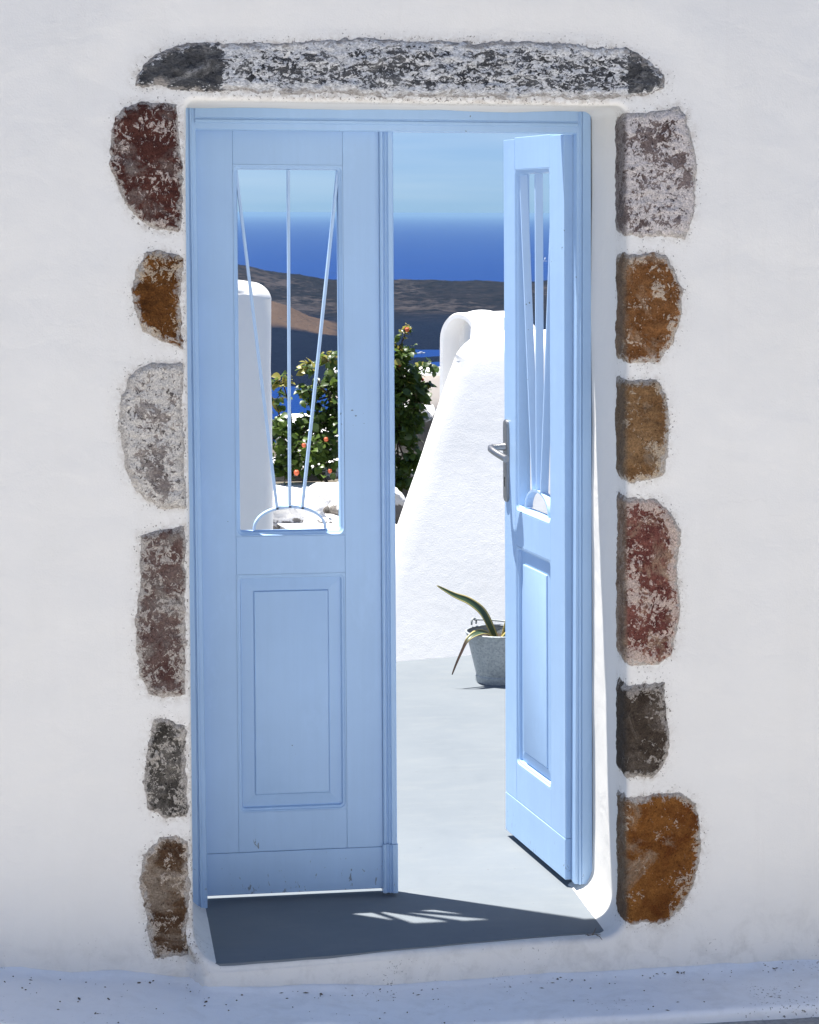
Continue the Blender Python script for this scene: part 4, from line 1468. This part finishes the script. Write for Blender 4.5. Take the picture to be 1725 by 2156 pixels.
def isl_h(l, d):
    """caldera islet: rough lava plateau, a ridge rising to the left, a low tan cone in front"""
    px = l / d * 4500          # bearing, used as the map axis across the islet
    n = fbm(l * 0.004, d * 0.004, 1.5, 6, 0.55)
    n2 = fbm(l * 0.02, d * 0.02, 7.5, 4, 0.6)
    shore_far = 5750 + 160 * fbm(l * 0.003, 3.0, 0, 4)
    base = 14 + 16 * n + 5 * n2
    ridge = lerp(30, 44, sstep(-145, -260, px)) + 30 * sstep(-250, -400, px) + 30 * sstep(-400, -700, px)
    h = base + ridge * exp(-((d - 5000) / 420) ** 2) * (0.92 + 0.10 * n)
    h *= sstep(shore_far, shore_far - 500, d)
    cone = 46 * sstep(-140, -300, px) * exp(-((d - 3650) / 240) ** 2) + 40 * sstep(-300, -600, px) * exp(-((d - 3650) / 240) ** 2)
    flat = sstep(3750, 4400, d)
    lava = (3.0 + 5 * n + 7 * abs(n2))
    hh = lerp(lava, h, flat) + cone
    # near shore and coves
    near = 2480 + 220 * fbm(l * 0.006, 9.0, 0, 4) + 420 * sstep(-60, 60, px)
    hh = lerp(-6, hh, sstep(near - 60, near + 60, d))
    cove = exp(-(((px - 40) / 75) ** 2)) * exp(-(((d - 3075 - 40 * n) / 60) ** 2))
    hh -= 22 * cove
    return hh, px
NU, NV = 330, 330
V, T, NR = [], [], []
for j in range(NV):
    d = 2200 + (6100 - 2200) * (j / (NV - 1))
    for i in range(NU):
        l = (-0.20 + 0.40 * i / (NU - 1)) * d
        h, px = isl_h(l, d)
        x, y = vw(l, d)
        V.append((x, y, SEA + h))
        tn = sstep(-128, -175, px + 26 * fbm(l * 0.01, d * 0.01, 4, 3)) * sstep(3385, 3420, d + 30 * fbm(l * 0.012, d * 0.01, 2, 3)) * sstep(3900, 3760, d)
        T.append(tn)
        NR.append(sstep(4300, 3700, d + 150 * fbm(l * 0.004, d * 0.004, 6, 4)))
Fc = [[j * NU + i, j * NU + i + 1, (j + 1) * NU + i + 1, (j + 1) * NU + i] for j in range(NV - 1) for i in range(NU - 1)]
def lava_mat():
    m, nt, b = new_mat('dark_lava')
    v = coords(nt)
    n = tex_noise(nt, v, 0.03, 8, 0.72)
    n2 = tex_noise(nt, coords(nt, (1, 0.35, 1)), 0.006, 5, 0.6, 0.6)
    col = mix(nt, ramp(nt, n, [(0.35, 0.0), (0.7, 1.0)]), (0.003, 0.003, 0.005), (0.026, 0.020, 0.020))
    col = mix(nt, ramp(nt, math_n(nt, 'ADD', math_n(nt, 'MULTIPLY', n, 0.5), math_n(nt, 'MULTIPLY', n2, 0.5)), [(0.51, 0.0), (0.60, 0.7)]), col, (0.072, 0.058, 0.055))
    col = mix(nt, attr(nt, 'near'), col, mix(nt, n, (0.002, 0.004, 0.012), (0.009, 0.012, 0.028)))
    t = attr(nt, 'tan')
    bl = tex_noise(nt, v, 0.05, 3, 0.5)
    tanc = mix(nt, ramp(nt, bl, [(0.30, 1.0), (0.36, 0.0)]), (0.10, 0.066, 0.048), (0.03, 0.03, 0.03))
    col = mix(nt, t, col, tanc)
    nt.links.new(col, b.inputs['Base Color'])
    b.inputs['Roughness'].default_value = 1.0
    b.inputs['Specular IOR Level'].default_value = 0.0
    bump(nt, b, n, 1.0, 14)
    return m
mesh_obj('island', V, Fc, lava_mat(), None, kind='structure', attrs={'tan': T, 'near': NR})

M_BOAT = simple_mat('white_boat_paint', (0.78, 0.78, 0.78), 0.5)
def hull(cx, cy, z, L, W, H, ang):
    V, Fc = [], []
    ns = 9
    for i in range(ns):
        t = i / (ns - 1)
        w = W * (1 - t ** 2.5) * 0.5 * (0.8 + 0.2 * sin(pi * min(1, t * 2)))
        for a, b_ in ((-1, H), (-0.75, 0), (0.75, 0), (1, H)):
            x, y = (t - 0.5) * L, a * (w + 0.05)
            V.append((cx + x * cos(ang) - y * sin(ang), cy + x * sin(ang) + y * cos(ang), z + b_ + (0.3 * H * t * t if b_ else 0)))
    for i in range(ns - 1):
        for k in range(3):
            Fc.append([i * 4 + k, i * 4 + k + 1, i * 4 + 5 + k, i * 4 + 4 + k])
        Fc.append([i * 4 + 3, i * 4, i * 4 + 4, i * 4 + 7])
    Fc += [[0, 1, 2, 3], [len(V) - 1, len(V) - 2, len(V) - 3, len(V) - 4]]
    return V, Fc
d1 = 200 / ((548 - 448) / 4500)
x1, y1 = vw((1148 - 862.5) / 4500 * d1, d1)
sb = thing('sailing_boat', 'tiny white sailing boat on the open blue sea', 'boat', (x1, y1, SEA))
mesh_obj('hull', *hull(x1, y1, SEA - 0.2, 17, 4.5, 1.8, -0.3), M_BOAT, sb)
v, f = tube([(x1, y1, SEA + 1), (x1, y1, SEA + 19)], 0.15, 6)
mesh_obj('mast', v, f, M_BOAT, sb)
V = [(x1, y1 + 0.1, SEA + 2.5), (x1, y1 + 0.1, SEA + 18.5), (x1 - 7, y1 + 1.0, SEA + 2.5), (x1 - 2.6, y1 - 0.5, SEA + 9), (x1 - 4, y1 - 0.6, SEA + 2.5)]
o = mesh_obj('sail', V, [[0, 3, 1], [0, 4, 3], [4, 2, 3], [3, 2, 1]], M_BOAT, sb)
md = o.modifiers.new('thick', 'SOLIDIFY')
md.thickness = 0.06
d2 = 200 / ((742 - 448) / 4500)
x2, y2 = vw((888 - 862.5) / 4500 * d2, d2)
mb = thing('motor_boat', 'tiny white motor boat moored in the cove of the dark island', 'boat', (x2, y2, SEA))
mesh_obj('hull', *hull(x2, y2, SEA - 0.2, 11, 3.2, 1.5, 0.1), M_BOAT, mb)
v, f = bevel_box(x2 - 2.5, x2 + 1.5, y2 - 1.1, y2 + 1.1, SEA + 1.3, SEA + 2.9, 0.15)
mesh_obj('cabin', v, f, M_BOAT, mb)

# ------------------------------------------------------------------ haze
hm = bpy.data.materials.new('sea_haze')
hm.use_nodes = True
hn = hm.node_tree
hn.nodes.remove(hn.nodes['Principled BSDF'])
pv = hn.nodes.new('ShaderNodeVolumePrincipled')
pv.inputs['Color'].default_value = (0.28, 0.47, 0.70, 1)
pv.inputs['Density'].default_value = 2.3e-5
pv.inputs['Anisotropy'].default_value = 0.0
hn.links.new(pv.outputs[0], hn.nodes['Material Output'].inputs['Volume'])
V = []
for z in (SEA - 9, 6.0):
    for l, d in ((-60000, -700), (60000, -700), (60000, 152000), (-60000, 152000)):
        x, y = vw(l, d)
        V.append((x, y, z))
mesh_obj('haze', V, [[0, 3, 2, 1], [4, 5, 6, 7], [0, 1, 5, 4], [1, 2, 6, 5], [2, 3, 7, 6], [3, 0, 4, 7]], hm, None, smooth=False, kind='stuff')
